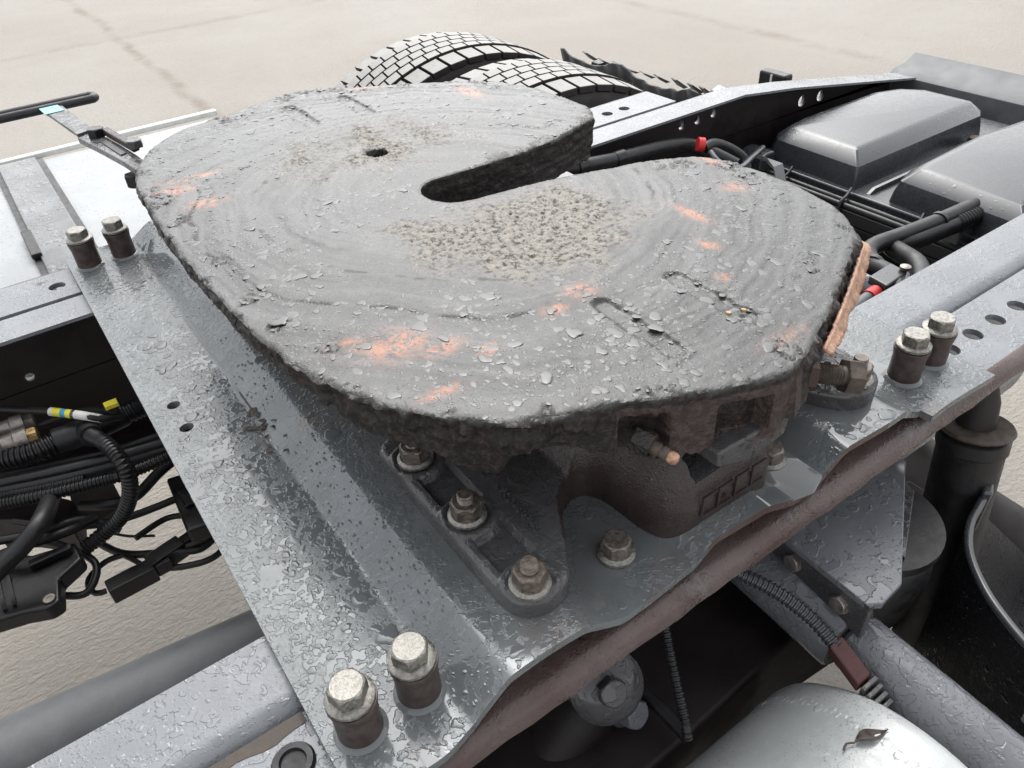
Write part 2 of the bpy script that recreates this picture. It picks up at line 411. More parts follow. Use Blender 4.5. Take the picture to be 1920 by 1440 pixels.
# ------------------------------------------------------------------ sheets clipped to an outline (with holes)
def resample(poly, step):
    P = np.array(poly, float); Q = []
    for i in range(len(P)):
        a, b = P[i], P[(i + 1) % len(P)]; n = max(1, int(np.hypot(*(b - a)) / step))
        for k in range(n): Q.append(a + (b - a) * k / n)
    return np.array(Q)
def smooth_poly(poly, step, it):
    Q = resample(poly, step)
    for _ in range(it): Q = 0.25 * np.roll(Q, 1, 0) + 0.5 * Q + 0.25 * np.roll(Q, -1, 0)
    return Q
def sdf(px, py, loops):
    """signed distance (negative inside) and nearest boundary point"""
    best = np.full(px.shape, 1e9); nx = px.copy(); ny = py.copy(); ins = np.zeros(px.shape, bool)
    for Pq in loops:
        n = len(Pq)
        for i in range(n):
            ax, ay = Pq[i]; bx, by = Pq[(i + 1) % n]; dx, dy = bx - ax, by - ay
            t = np.clip(((px - ax) * dx + (py - ay) * dy) / (dx * dx + dy * dy + 1e-18), 0, 1)
            qx = ax + t * dx; qy = ay + t * dy; d = (px - qx) ** 2 + (py - qy) ** 2
            m = d < best; best[m] = d[m]; nx[m] = qx[m]; ny[m] = qy[m]
            if ay != by:
                c = ((ay > py) != (by > py)) & (px < (bx - ax) * (py - ay) / (by - ay) + ax); ins ^= c
    d = np.sqrt(best); return np.where(ins, -d, d), nx, ny
def sheet(loops, cell):
    A = np.concatenate(loops); x0, y0 = A.min(0) - cell; x1, y1 = A.max(0) + cell
    nx = int((x1 - x0) / cell) + 2; ny = int((y1 - y0) / cell) + 2
    X, Y = np.meshgrid(x0 + cell * np.arange(nx), y0 + cell * np.arange(ny), indexing='ij')
    X = X.ravel(); Y = Y.ravel(); d, qx, qy = sdf(X, Y, loops)
    ins = (d < 0)
    # pull vertices just inside the outline onto it as well, so no slivers remain
    near = (d < 0) & (d > -0.35 * cell)
    I = np.arange(nx * ny).reshape(nx, ny)
    q = np.stack([I[:-1, :-1], I[1:, :-1], I[1:, 1:], I[:-1, 1:]], -1).reshape(-1, 4)
    core = ins & ~near
    keep = core[q].any(1); q = q[keep]
    X = np.where(core, X, qx); Y = np.where(core, Y, qy); d = np.where(core, d, 0.0)
    used = np.unique(q); mp = np.full(nx * ny, -1); mp[used] = np.arange(len(used)); q = mp[q]
    return X[used], Y[used], d[used], q
def boundary_loops(q):
    e = {}
    for f in q:
        for i in range(4):
            a, b = int(f[i]), int(f[(i + 1) % 4])
            if (b, a) in e: del e[(b, a)]
            else: e[(a, b)] = 1
    nxt = {}
    for a, b in e: nxt.setdefault(a, []).append(b)
    loops = []
    while nxt:
        s = next(iter(nxt)); L = [s]; c = s
        while True:
            b = nxt[c].pop()
            if not nxt[c]: del nxt[c]
            if b == s: break
            L.append(b); c = b
            if c not in nxt: break
        if len(L) > 6: loops.append(L)
    return loops
# ================================================================== THE SETTING
gm = MB(); gn = 1
gm.add([(-40, -40, -0.982), (60, -40, -0.982), (60, 80, -0.982), (-40, 80, -0.982)], [(0, 1, 2, 3)])
tag(gm.build('ground', 'yard_concrete', None, None), kind='structure')

# ================================================================== FRAME
CY = 0.40                                     # centre line of the truck
def mir(y, s): return y if s < 0 else 2 * CY - y     # s = -1 near side, +1 far side
def rail(s, label):
    t = thing('frame_rail', label, 'frame rail', (0, mir(0.05, s), -0.3))
    # top flange with a rounded outer shoulder, swept along x; the tail end slopes down
    st = [(-0.95, 0), (1.15, 0), (1.30, -0.020), (1.74, -0.094)]
    prof = [(0.113, -0.0125), (0.113, -0.008)]
    for k in range(9):
        a = math.pi / 2 * k / 8; prof.append((0.062 - 0.019 * math.sin(a), -0.027 + 0.019 * math.cos(a)))
    prof += [(0.043, -0.245), (0.049, -0.245)]
    prof += [(0.049, -0.0145 - 0.012), (0.053, -0.0165), (0.062, -0.0145)]
    web_i = 11
    rings = []
    for x, dz in st:
        rings.append([(x, mir(y, s), z + dz if z > -0.2 else z) for y, z in prof])
    o = MB().loft(rings).build('rail_profile', 'rail_paint', t, 50)
    # inner face of the web is lined in a darker colour
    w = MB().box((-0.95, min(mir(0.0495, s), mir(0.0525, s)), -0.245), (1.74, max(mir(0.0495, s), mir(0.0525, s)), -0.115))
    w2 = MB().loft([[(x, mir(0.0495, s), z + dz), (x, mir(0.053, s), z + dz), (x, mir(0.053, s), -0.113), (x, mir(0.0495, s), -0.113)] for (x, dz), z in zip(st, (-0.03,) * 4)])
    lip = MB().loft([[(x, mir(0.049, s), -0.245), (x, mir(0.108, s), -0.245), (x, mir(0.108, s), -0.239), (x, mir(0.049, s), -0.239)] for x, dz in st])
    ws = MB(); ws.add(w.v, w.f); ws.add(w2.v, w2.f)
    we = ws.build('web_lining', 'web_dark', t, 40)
    if s > 0:
        hs_ = [(1.05, -0.057, .009), (1.093, -0.057, .009), (1.1365, -0.054, .009), (1.413, -0.094, .012), (1.476, -0.097, .012), (-0.122, -0.097, .006), (0.80, -0.077, .011)]
        for oo in (o, we):
            cut(oo, [drill_ax((x, mir(0.06, s), z), (0, 1, 0), r, 0.05) for x, z, r in hs_])
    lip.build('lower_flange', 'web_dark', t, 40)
    return t
rail(-1, 'light grey wet frame rail along the lower right, nearest the camera')
rail(1, 'grey frame rail with dark inner web, far side beyond the round plate')

def angle(s, label):
    t = thing('mounting_angle', label, 'bracket', (0, mir(0, s), -0.05))
    prof = [(0.0415, -0.018), (0.0415, -0.0115), (-0.037, -0.0115)]
    for k in range(1, 9):
        a = math.pi / 2 * k / 8; prof.append((-0.037 - 0.014 * math.sin(a), -0.0255 + 0.014 * math.cos(a)))
    prof += [(-0.0512, -0.030), (-0.0440, -0.030), (-0.0440, -0.0255), (-0.037, -0.0185)]
    X0, X1 = (-0.9, 1.04)
    rings = []
    for i in range(98):
        x = X0 + (X1 - X0) * i / 97
        wob = 0.0006 * math.sin(x * 61) + 0.0006 * math.sin(x * 137 + 1) if 0 < i < 97 else 0
        rings.append([(x, mir(y - (wob if y < -0.04 else 0), s), z) for y, z in prof])
    o = MB().loft(rings).build('angle_profile', 'rail_paint', t, 50)
    o.data.materials.append(MATS['rail_lip'])
    for pl in o.data.polygons:
        c = pl.center; yy = c.y if s < 0 else 2 * CY - c.y
        if yy < -0.038 or -.015 < c.x < .645: pl.material_index = 1
    hx = [-0.0446 - 0.046, 0.688, 0.7315, 0.776, 0.8205, 0.866, 0.9014, 0.9389] if s < 0 else [-0.0476, 0.856, 0.9014, 0.9425]
    cut(o, [drill(x, mir(0.005, s), 0.0105, -0.06, 0.02) for x in hx])
    return t
an = angle(-1, 'lower flange with round holes and red-brown rolled lip under the mounting plate')
angle(1, 'far lower flange with two holes beyond the horn of the round plate')
rs = MB(); n_ = 60; vs = []
for i in range(n_ + 1):
    u = i / n_; x = -.20 + .174 * u; w = .0035 + .009 * float(fbm(x * 40, 4, 12, 3)) * (.4 + u)
    vs += [(x, .0425, -.0108), (x, .0425 - w, -.0110)]
rs.add(vs, [(2 * i, 2 * i + 1, 2 * i + 3, 2 * i + 2) for i in range(n_)]); rs.build('rust_line', 'mud_brown', an, 60)
# rubber plug in the near flange, left of the plate
one('hole_plug', MB().frame([(0.0135, -0.002), (0.0145, 0.001), (0.013, 0.0035), (0.009, 0.0035), (0.008, 0.001), (0.0, 0.0005)], (-0.0446, 0.0118, -0.0115), (0, 0, 1), 24),
    'black_rubber', 'black rubber plug in the flange hole at the bottom edge of the picture', 'plug', smooth=40)

t = thing('rear_crossmember', 'dark grey folded crossmember closing the frame at the far right', 'crossmember', (1.78, 0.4, -0.2))
cp = [(1.742, -0.25), (1.742, -0.108), (1.758, -0.098), (1.80, -0.094), (1.835, -0.078), (1.84, -0.082), (1.806, -0.099), (1.76, -0.104), (1.749, -0.112), (1.749, -0.25)]
MB().loft([[(x, y, z) for x, z in cp] for y in (0.043, 0.757)]).build('folded_sheet', 'shaft_grey', t, 30, 0.001)

# ================================================================== MOUNTING PLATE (corrugated sheet on both rails)
mp = thing('mounting_plate', 'wet corrugated grey steel mounting plate bolted across both rails', 'plate', (0.32, 0.4, 0))
KN = [(-0.0245, 0), (0.062, 0), (0.092, .02), (0.156, .02), (0.190, .0025), (0.266, .0025), (0.287, .018), (0.343, .018), (0.383, .0), (0.416, .0), (0.446, .020), (0.524, .020), (0.558, .001), (0.663, .001)]
def prof_z(x):
    xs = np.array([k[0] for k in KN]); zs = np.array([k[1] for k in KN])
    x = np.asarray(x, float); acc = 0
    ks = np.linspace(-0.004, 0.004, 9)
    for d in ks: acc = acc + np.interp(np.clip(x + d, xs[0], xs[-1]), xs, zs)
    return acc / len(ks)
def edge_y(x):
    return -0.040 - 0.007 * sstep(0.07, 0.03, x) - 0.011 * (np.asarray(x) > 0.5605) - 0.0016 * np.sin(np.asarray(x) * 40)
xs = np.unique(np.concatenate([np.linspace(-0.0245, 0.663, 230), [0.5600, 0.5610]]))
zt = prof_z(xs); th = 0.0075
ey = edge_y(xs)
V = []; F = []
ys_n = 14
def col_y(e, k): return e + (2 * CY - 2 * e) * k / ys_n
for i, x in enumerate(xs):
    for k in range(ys_n + 1): V.append((x, col_y(ey[i], k), zt[i]))
nb = len(V)
for i, x in enumerate(xs):
    for k in range(ys_n + 1): V.append((x, col_y(ey[i], k), zt[i] - th))
m_ = ys_n + 1
for i in range(len(xs) - 1):
    for k in range(ys_n):
        a = i * m_ + k; F.append((a, a + m_, a + m_ + 1, a + 1)); b = a + nb; F.append((b, b + 1, b + m_ + 1, b + m_))
    a = i * m_; F.append((a, a + nb, a + nb + m_, a + m_)); a = i * m_ + ys_n; F.append((a, a + m_, a + nb + m_, a + nb))
for k in range(ys_n):
    F.append((k, k + 1, nb + k + 1, nb + k)); a = (len(xs) - 1) * m_ + k; F.append((a, a + nb, a + nb + 1, a + 1))
q_ = MB(); q_.add(V, F)
sheet_o = q_.build('corrugated_sheet', 'plate_paint', mp, 40)
sheet_o.data.materials.append(MATS['rail_lip'])
cut(sheet_o, [drill(0.001, 0.424, 0.0065, -0.03, 0.03), drill(0.001, 0.380, 0.0068, -0.03, 0.03)])
for pl in sheet_o.data.polygons:
    if abs(pl.normal.y) > 0.8 and .28 < pl.center.x < .5: pl.material_index = 1

def spacer_bolt(x, y, z, rot, parent):
    ex = random.uniform(-.001, .001)
    s = MB().frame([(0.0148, 0), (0.0152, 0.002), (0.0150, 0.026), (0.0163, 0.0335), (0.0166, 0.0355), (0.0164, 0.0370), (0.0150, 0.0372)], (x, y, z), (0, 0, 1), 40).build('spacer', 'spacer_brown', parent, 50)
    MB().frame([(0.0140, 0), (0.0161, 0.0008), (0.0161, 0.0030), (0.0154, 0.0036), (0.0128, 0.0048), (0.010, 0.0050)], (x + ex, y, z + 0.0375), (0, 0, 1), 40).build('washer', 'zinc', s, 30)
    MB().hexa((x + ex, y, z + 0.0420), (0, 0, 1), 0.0128, 0.0108, rot).build('bolt_head', 'zinc', s, 25)
    # ring of water standing round the foot of the spacer
    MB().frame([(0.0150, 0.0002), (0.0182, 0.0002), (0.0176, 0.0009), (0.0165, 0.0018), (0.0153, 0.0032)], (x, y, z), (0, 0, 1), 40).build('water_ring', 'puddle_water', s, 50)
for (x, y, rt) in [(0, 0, 0.55), (0.0443, 0, 0.75), (0.592, 0, 0.35), (0.6362, 0, 0.2), (0, 0.8, 0.5), (0.0443, 0.799, 0.3), (0.592, 0.8, 0.1), (0.6362, 0.8, 0.6)]:
    spacer_bolt(x, y, float(prof_z(x)), rt, mp)
def flange_bolt(x, y, z, parent, mat='zinc_dark', rot=0.3):
    b = MB().hexa((x, y, z + 0.0045), (0, 0, 1), 0.0122, 0.0125, rot).build('bolt_head', mat, parent, 25)
    MB().frame([(0.0152, 0), (0.0157, 0.0008), (0.0155, 0.0030), (0.0125, 0.0050), (0.008, 0.0052)], (x, y, z + 0.0004), (0, 0, 1), 36).build('washer', 'zinc', b, 30)
    MB().frame([(0.004, 0), (0.0042, 0.0006), (0.003, 0.0006)], (x - 0.003, y + 0.003, z + 0.017), (0, 0, 1), 14).build('head_mark', mat, b, 30)
flange_bolt(0.225, 0.006, 0.0025, mp)
flange_bolt(0.400, 0.004, 0.0, mp, 'zinc_dark', 0.6)
flange_bolt(0.225, 0.794, 0.0025, mp)
# standing water in the rear hollow and a runlet at the front fold
def water(pts, z, name='puddle'):
    Q = smooth_poly(pts, 0.0015, 4)
    lo = [(x, y, z) for x, y in Q]; c = Q.mean(0)
    hi = [(c[0] + (x - c[0]) * 0.985, c[1] + (y - c[1]) * 0.985, z + 0.0012) for x, y in Q]
    mb = MB(); mb.loft([lo, hi]); return mb
pz = 0.0004
water([(0.372, -0.040), (0.398, -0.046), (0.425, -0.036), (0.428, -0.010), (0.424, 0.03), (0.43, 0.06), (0.42, 0.10), (0.385, 0.10), (0.378, 0.05), (0.374, 0.0)], 0.0012).build('puddle', 'puddle_water', mp, 60)
def strip(y0, y1, x_in, wdt, seed):
    mb = MB(); n = 90; vs = []
    for i in range(n + 1):
        u = i / n; y = y0 + (y1 - y0) * u
        w = wdt * math.sin(math.pi * u) ** .55 * (.45 + .9 * float(fbm(y * 55, 2, seed, 4))) + .0004
        for k, hh in ((0, -.0001), (.05, .00015), (.5, .00025), (.95, .00025), (1, -.0001)):
            x = x_in - w + w * k; vs.append((x, y, max(float(prof_z(x)), .0) + hh))
    mb.add(vs, [(i * 5 + k, i * 5 + k + 1, i * 5 + k + 6, i * 5 + k + 5) for i in range(n) for k in range(4)]); return mb
for y0, y1, wd_, sd_0 in ((.345, .43, .006, 9), (.45, .62, .005, 13)):
    strip(y0, y1, .0630, wd_, sd_0).build('puddle', 'puddle_water', mp, 60)
# wet leaf debris in the fold
db = MB()
for k in range(26):
    a = random.uniform(0, 6.28); x = 0.060 + random.gauss(0, 0.006); y = 0.328 + random.gauss(0, 0.018); r = random.uniform(0.0015, 0.0045)
    z = float(prof_z(x)) + 0.0012
    db.add([(x + r * math.cos(a + j * 1.57) * (1.6 if j % 2 else 0.7), y + r * math.sin(a + j * 1.57), z + random.uniform(0, 0.0015)) for j in range(4)], [(0, 1, 2, 3)])
o = db.build('leaf_debris', 'mud_brown', None, None)
tag(o, 'brown leaf scraps stuck in the front fold of the mounting plate', 'debris', kind='stuff')

# ================================================================== FIFTH WHEEL
fw = thing('fifth_wheel', 'big round greased fifth wheel coupling with a slot towards the right', 'fifth wheel', (0.33, 0.4, 0.02))
HALF = [(.054, 0), (.056, .10), (.060, .16), (.066, .212), (.080, .262), (.099, .30), (.125, .335), (.155, .362), (.19, .376), (.22, .386), (.26, .404), (.29, .416), (.325, .430),
        (.345, .432), (.365, .428), (.41, .409), (.46, .386), (.50, .366), (.545, .343), (.575, .326), (.597, .305), (.614, .272), (.624, .237), (.629, .20), (.630, .16), (.627, .122), (.618, .100), (.60, .084),
        (.55, .066), (.51, .054), (.46, .045), (.42, .0395), (.36, .0365), (.338, .0365)]
arc = [(.338 - .0365 * math.sin(a), .0365 * math.cos(a)) for a in np.linspace(0, math.pi, 15)[1:-1]]
out = [(x, v) for x, v in HALF] + arc + [(x, -v) for x, v in HALF[::-1][:-1]]
out = smooth_poly(out, 0.006, 2); out = resample(out, 0.003)
nz_ = (fbm(out[:, 0] * 45 + 5, out[:, 1] * 45, 3, 4) - .5) * 0.0045
cen = np.array([.34, 0]); dd = out - cen; dd /= np.linalg.norm(dd, axis=1)[:, None] + 1e-9
rr_ = np.hypot(out[:, 0] - .338, out[:, 1])
out = out + dd * (nz_ * (rr_ > .2))[:, None]
hole = np.array([(.321 + .0135 * math.cos(a), .145 + .0135 * math.sin(a)) for a in np.linspace(0, 2 * math.pi, 24, endpoint=False)])
X, Vv, D, Q = sheet([out, hole], 0.0021)
def tilt(x): return 0.145 - 0.05 * (x - 0.33)
# ---- surface relief
r0 = np.hypot(X - .338, Vv); th0 = np.arctan2(Vv, X - .338)
Z = np.zeros_like(X)
slot = (X > .30) & (np.abs(Vv) < .12) & (r0 > .0)
edge = np.clip(-D, 0, 1)
Z -= 0.0009 * np.clip(1 - edge / 0.003, 0, 1) ** 2
wob = (fbm(X * 9, Vv * 9, 5, 4) - .5)
disc = sstep(.218, .190, r0 + wob * .05)                         # worn-down middle
Z -= 0.0022 * disc
def patch(pts, soft, s):
    Pq = np.array(pts); d, _, _ = sdf(X, Vv, [smooth_poly(pts, .01, 2)])
    return sstep(soft, -soft, d + (fbm(X * 40, Vv * 40, s, 5) - .5) * .075)
G1 = [(.232, -.055), (.221, -.105), (.231, -.13), (.256, -.175), (.29, -.207), (.346, -.213), (.41, -.192), (.463, -.15), (.453, -.091), (.417, -.052), (.377, -.056), (.291, -.06)]
G2 = [(.205, .150), (.225, .195), (.27, .228), (.323, .250), (.39, .232), (.45, .172), (.45, .13), (.39, .108), (.333, .092), (.26, .095), (.21, .112)]
g1 = patch(G1, .030, 31); g2 = patch(G2, .030, 41) * (0.45 + 0.55 * sstep(.42, .58, fbm(X * 30, Vv * 30, 77, 3)))
grit = np.clip(g1 + .95 * g2, 0, 1)
gn1 = fbm(X * 190, Vv * 300, 9, 3)
Z += grit * ((1 - 2 * np.abs(gn1 - .5)) ** 3 - .6) * 0.0026
Z += (1 - grit) * (fbm(X * 70, Vv * 70, 13, 4) - .5) * 0.0012
# smears dragged round the kingpin
cx_ = np.cos(th0) * 1.6 + 5; sx_ = np.sin(th0) * 1.6 + 5
sm = fbm(r0 * 115 + wob * 7 + .9 * cx_, sx_ + .5 * cx_, 21, 4) - .5
Z += (sm * 0.0012 + (fbm(r0 * 420 + wob * 20 + 2 * cx_, sx_ * 1.5, 25, 3) - .5) * .0010) * (1 - grit) * sstep(.05, .12, r0)
# ridge and seam where the trailer plate stops
rr2 = r0 + wob * .045
Z += 0.0012 * np.exp(-((rr2 - .252) / .006) ** 2) * sstep(.35, .6, fbm(th0 * 3, r0 * 4, 8, 3))
frontm = ((th0 < -1.9) | (th0 > 2.4)).astype(float)
Z -= 0.0010 * np.exp(-((rr2 - .262) / .0016) ** 2) * sstep(.42, .56, fbm(th0 * 7 + 9, r0 * 6, 28, 3)) * frontm
crackm = np.exp(-((rr2 - .262) / .0018) ** 2) * sstep(.47, .60, fbm(th0 * 9 + 9, r0 * 8, 28, 3)) * frontm
crackm = np.maximum(crackm, .8 * np.exp(-((r0 + wob * .03 - .206) / .0022) ** 2) * sstep(.52, .66, fbm(th0 * 11 + 2, r0 * 9, 38, 3)))
# lubrication grooves
for gx in (.302, .381):
    for sg in (-1, 1):
        v0, v1 = (.285, .364)
        dy = np.maximum(np.maximum(v0 - sg * Vv, sg * Vv - v1), 0); dg = np.hypot(X - gx, dy)
        dg = dg + (fbm(X * 120, Vv * 120, 65, 3) - .5) * .005
        Z -= 0.0024 * sstep(.0110, .0070, dg); Z += 0.0009 * np.exp(-((dg - .0125) / .002) ** 2) * sstep(.4, .6, fbm(X * 80, Vv * 80, 61, 2))
        crackm = np.maximum(crackm, .8 * np.exp(-((dg - .0108) / .0009) ** 2) * sstep(.50, .62, fbm(X * 60, Vv * 60, 67, 3)))
# broken crust near the rim
cr = sstep(.020, .004, edge) * (r0 > .16) * sstep(.40, .62, fbm(X * 16 + 7, Vv * 16, 171, 3))
Z += cr * (fbm(X * 75, Vv * 75, 71, 4) - .46) * 0.0022
fl = sstep(.050, .020, edge) * sstep(.62, .70, fbm(X * 38 + 3, Vv * 38, 81, 3)) * (r0 > .2)
Z += fl * (fbm(X * 260, Vv * 260, 91, 2) - .5) * 0.0045
# slot rim dressed smooth
Z -= 0.0012 * np.clip(1 - edge / 0.012, 0, 1) * slot
RUST = [(.094, .164, .016, .010), (.109, .113, .018, .011), (.141, -.237, .022, .016), (.166, -.261, .014, .008), (.192, -.283, .008, .006), (.301, -.255, .012, .010), (.138, -.308, .014, .005), (.487, -.201, .007, .024),
        (.539, .281, .012, .03), (.438, .395, .03, .014), (.268, -.266, .010, .007), (.414, -.309, .006, .006), (.38, -.401, .02, .006), (.61, -.111, .008, .016), (.109, -.218, .012, .008), (.574, -.182, .012, .012), (.12, .19, .03, .006), (.45, -.26, .006, .01)]
smear = np.clip(.5 + sm * 1.7 * sstep(.05, .12, r0) + (fbm(X * 14, Vv * 14, 55, 3) - .5) * .5, 0, .88)
crackm = np.maximum(crackm, sstep(.0075, .001, edge) * sstep(.50, .62, fbm(X * 75, Vv * 75, 73, 3)) * (r0 > .06))
lipm = sstep(.026, .004, edge) * (X > .40) * (Vv > 0) * (Vv < .16) * sstep(.44, .56, fbm(X * 60, Vv * 60, 95, 4))
crackm = np.maximum(crackm, lipm)
crackm = np.maximum(crackm, fl * sstep(.48, .40, fbm(X * 260, Vv * 260, 91, 2)))
rust = np.zeros_like(X)
for a, b, c, d in RUST:
    w = 1.0 if c < .019 or a < .2 else .6
    rust = np.maximum(rust, w * np.exp(-(((X - a) / c) ** 2 + ((Vv - b) / d) ** 2)))
rust = np.clip(rust * 1.25, 0, .85)
verts = np.stack([X, Vv + CY, tilt(X) + Z], 1).tolist()
faces = Q.tolist()
grit_a = grit.tolist(); rust_a = rust.tolist(); side_a = np.clip(crackm, 0, 1).tolist(); smear_a = smear.tolist()
DX = [.05, .076, .087, .113, .129, .146, .155, .170, .190, .218, .237, .257, .273, .296, .321, .344, .354, .404, .454, .545, .63]
DZ = [.017, .017, .030, .031, .042, .047, .031, .024, .028, .044, .055, .058, .057, .053, .056, .060, .050, .031, .031, .031, .034]
caps = []
for L in boundary_loops(Q):
    P = np.array([(X[i], Vv[i]) for i in L]); n = len(L)
    tn = np.roll(P, -4, 0) - np.roll(P, 4, 0); nr = np.stack([tn[:, 1], -tn[:, 0]], 1); nr /= np.linalg.norm(nr, axis=1)[:, None] + 1e-9
    for _ in range(4): nr = .25 * np.roll(nr, 1, 0) + .5 * nr + .25 * np.roll(nr, -1, 0)
    small = n < 120
    depth = np.interp(P[:, 0], DX, DZ)
    sidew = np.abs(P[:, 1]) > .24
    depth = np.where(sidew, depth, np.where(P[:, 0] < .2, .018, .036))
    slotw = (np.abs(P[:, 1]) < .085) & (P[:, 0] > .28)
    depth = np.where(slotw, .050, depth)
    if small: depth[:] = .03
    for _ in range(3): depth = .25 * np.roll(depth, 1) + .5 * depth + .25 * np.roll(depth, -1)
    ss = np.arange(n) * .0021
    prev = list(L); rows = 16
    for k in range(1, rows + 1):
        tq = k / rows; ids = []
        dz = depth * tq
        clean = sstep(.205, .23, P[:, 0]) * (P[:, 0] < .37)
        amp = .0075 * np.exp(-((dz - .009) / .012) ** 2) * sidew * (1 - .75 * clean) + .0045 * np.exp(-((dz - .006) / .008) ** 2) * (~sidew) * (~slotw)
        off = (fbm(ss * 70, dz * 110 + 3, 101, 4) - .40) * amp * 2.0
        off += (fbm(ss * 300, dz * 300, 131, 2) - .5) * .0014 * (1 - .7 * clean * sidew)
        off = np.where(slotw, (fbm(ss * 45, dz * 320, 111, 3) - .55) * .004, off)
        # core pockets cast into the side wall
        if not small:
            r1 = sstep(.226, .231, P[:, 0]) * sstep(.262, .254, P[:, 0]) * sstep(.013, .020, dz)
            r2 = sstep(.293, .298, P[:, 0]) * sstep(.338, .333, P[:, 0]) * sstep(.015, .021, dz) * sstep(.056, .050, dz)
            off = off * (1 - .6 * np.maximum(r1, r2)) - (r1 * .022 + r2 * .016) * sidew
            flare = np.where(sidew & (P[:, 0] > .36), .006 * tq, 0); off = off + flare
        droop = np.where(sidew, (fbm(ss * 160, tq * 3 + 0 * ss, 141, 3) - .5) * .006 * (k == rows), 0)
        q2 = P + nr * off[:, None]
        for j in range(n):
            ids.append(len(verts)); verts.append((q2[j, 0], q2[j, 1] + CY, tilt(P[j, 0]) + Z[L[j]] - dz[j] - droop[j]))
            smear_a.append(float(clean[j] * sidew[j] * (dz[j] > .006))); grit_a.append(0.0); rust_a.append(0.0); side_a.append(min(1.0, 0.55 + 0.45 * k) if k > 1 or not small else 0.6)
        for j in range(n):
            a, b = prev[j], prev[(j + 1) % n]; faces.append((b, a, ids[j], ids[(j + 1) % n]))
        prev = ids
    ins_ids = []; top_ids = []
    for j in range(n):
        q2 = P[j] - nr[j] * (.014 if not small else 0.0)
        ins_ids.append(len(verts)); verts.append((q2[0], q2[1] + CY, verts[prev[j]][2]))
        smear_a.append(.5); grit_a.append(0); rust_a.append(0); side_a.append(1.0)
    for j in range(n): faces.append((prev[(j + 1) % n], prev[j], ins_ids[j], ins_ids[(j + 1) % n]))
    for j in range(n):
        v = verts[ins_ids[j]]; top_ids.append(len(verts)); verts.append((v[0], v[1], tilt(v[0]) - .015)); smear_a.append(.5); grit_a.append(0); rust_a.append(0); side_a.append(1.0)
    for j in range(n): faces.append((ins_ids[(j + 1) % n], ins_ids[j], top_ids[j], top_ids[(j + 1) % n]))
    caps.append(top_ids)
pl_ = [[Vector(verts[i]) for i in c] for c in caps if len(c) > 120]
flat = [i for c in caps if len(c) > 120 for i in c]
for tri in tessellate_polygon(pl_): faces.append(tuple(flat[i] for i in tri))
me = bpy.data.meshes.new('top_plate'); me.from_pydata([tuple(map(float, v)) for v in verts], [], [tuple(map(int, f)) for f in faces]); me.validate()
for nm, arr in (('grit', grit_a), ('rust', rust_a), ('side', side_a), ('smear', smear_a)):
    at_ = me.attributes.new(nm, 'FLOAT', 'POINT'); at_.data.foreach_set('value', np.array(arr[:len(me.vertices)], dtype=np.float32))
top = link_mesh('top_plate', me, 'greased_steel', fw, 60)
top['label'] = 'round greased steel top plate with wet, pitted and rust-scarred face'

# ---- water standing on the steel as real drops
def drops_mesh(name, n, xr, yr, rmin, rmax, zf, ok, mat, label, seed, flat=.30, pw=2.6, stretch=(1.0, 1.0)):
    rg_ = np.random.default_rng(seed); vs = []; fs = []; K = 14
    th_ = np.linspace(0, 2 * np.pi, K, endpoint=False)
    pr = ((1.0, -.10), (.965, .33), (.87, .68), (.67, .91), (.34, .99))
    x = rg_.uniform(*xr, n); y = rg_.uniform(*yr, n); u = rg_.random(n)
    r = rmin * (1 - u * (1 - (rmin / rmax) ** pw)) ** (-1 / pw)
    keep = ok(x, y, r); x, y, r = x[keep], y[keep], r[keep]
    z = zf(x, y)
    for i in range(len(x)):
        p2, p3, p5 = rg_.uniform(0, 6.28, 3); a2, a3, a5 = rg_.uniform(.0, .38), rg_.uniform(0, .26), rg_.uniform(0, .12)
        rad = r[i] * (1 + a2 * np.cos(2 * th_ + p2) + a3 * np.cos(3 * th_ + p3) + a5 * np.cos(5 * th_ + p5))
        h = min(.0022, r[i] * flat * rg_.uniform(.6, 1.1)); k0 = len(vs)
        for q, hh in pr:
            for j in range(K): vs.append((x[i] + rad[j] * q * math.cos(th_[j]) * stretch[0], y[i] + rad[j] * q * math.sin(th_[j]) * stretch[1], z[i] + h * hh))
        for m in range(len(pr) - 1):
            for j in range(K): a = k0 + m * K + j; b = k0 + m * K + (j + 1) % K; fs.append((a, b, b + K, a + K))
        fs.append(tuple(k0 + (len(pr) - 1) * K + j for j in range(K)))
    me = bpy.data.meshes.new(name); me.from_pydata(vs, [], fs)
    return me
from mathutils import kdtree
kd = kdtree.KDTree(len(X))
for i in range(len(X)): kd.insert((X[i], Vv[i], 0), i)
kd.balance()
def nearest(x, y): return np.array([kd.find((a, b, 0))[1] for a, b in zip(x, y)])
def top_ok(x, y, r):
    i = nearest(x, y - CY); cov = fbm(x * 11, (y - CY) * 11, 303, 3)
    return (-D[i] > r * 1.3 + .002) & (grit[i] < .25) & (cov + .35 * sstep(.16, .30, r0[i]) > .52 + np.where(r > .004, .07, 0)) & (np.hypot(X[i] - x, Vv[i] - y + CY) < .002)
def top_z(x, y): i = nearest(x, y - CY); return tilt(X[i]) + Z[i] - .0001
me = drops_mesh('water_drops', 12000, (.05, .63), (CY - .43, CY + .43), .0009, .0068, top_z, top_ok, None, None, 5, .095, 1.8, (1.0, 1.15))
wd = link_mesh('water_drops', me, 'drop_on_grease', fw, 60); wd['kind'] = 'stuff'
PED = smooth_poly([(.112, -.022), (.18, -.02), (.21, .05), (.25, .06), (.26, -.03), (.38, -.03), (.385, .05), (.46, .04), (.48, -.02), (.55, -.02), (.55, .21), (.112, .21)], .01, 1)
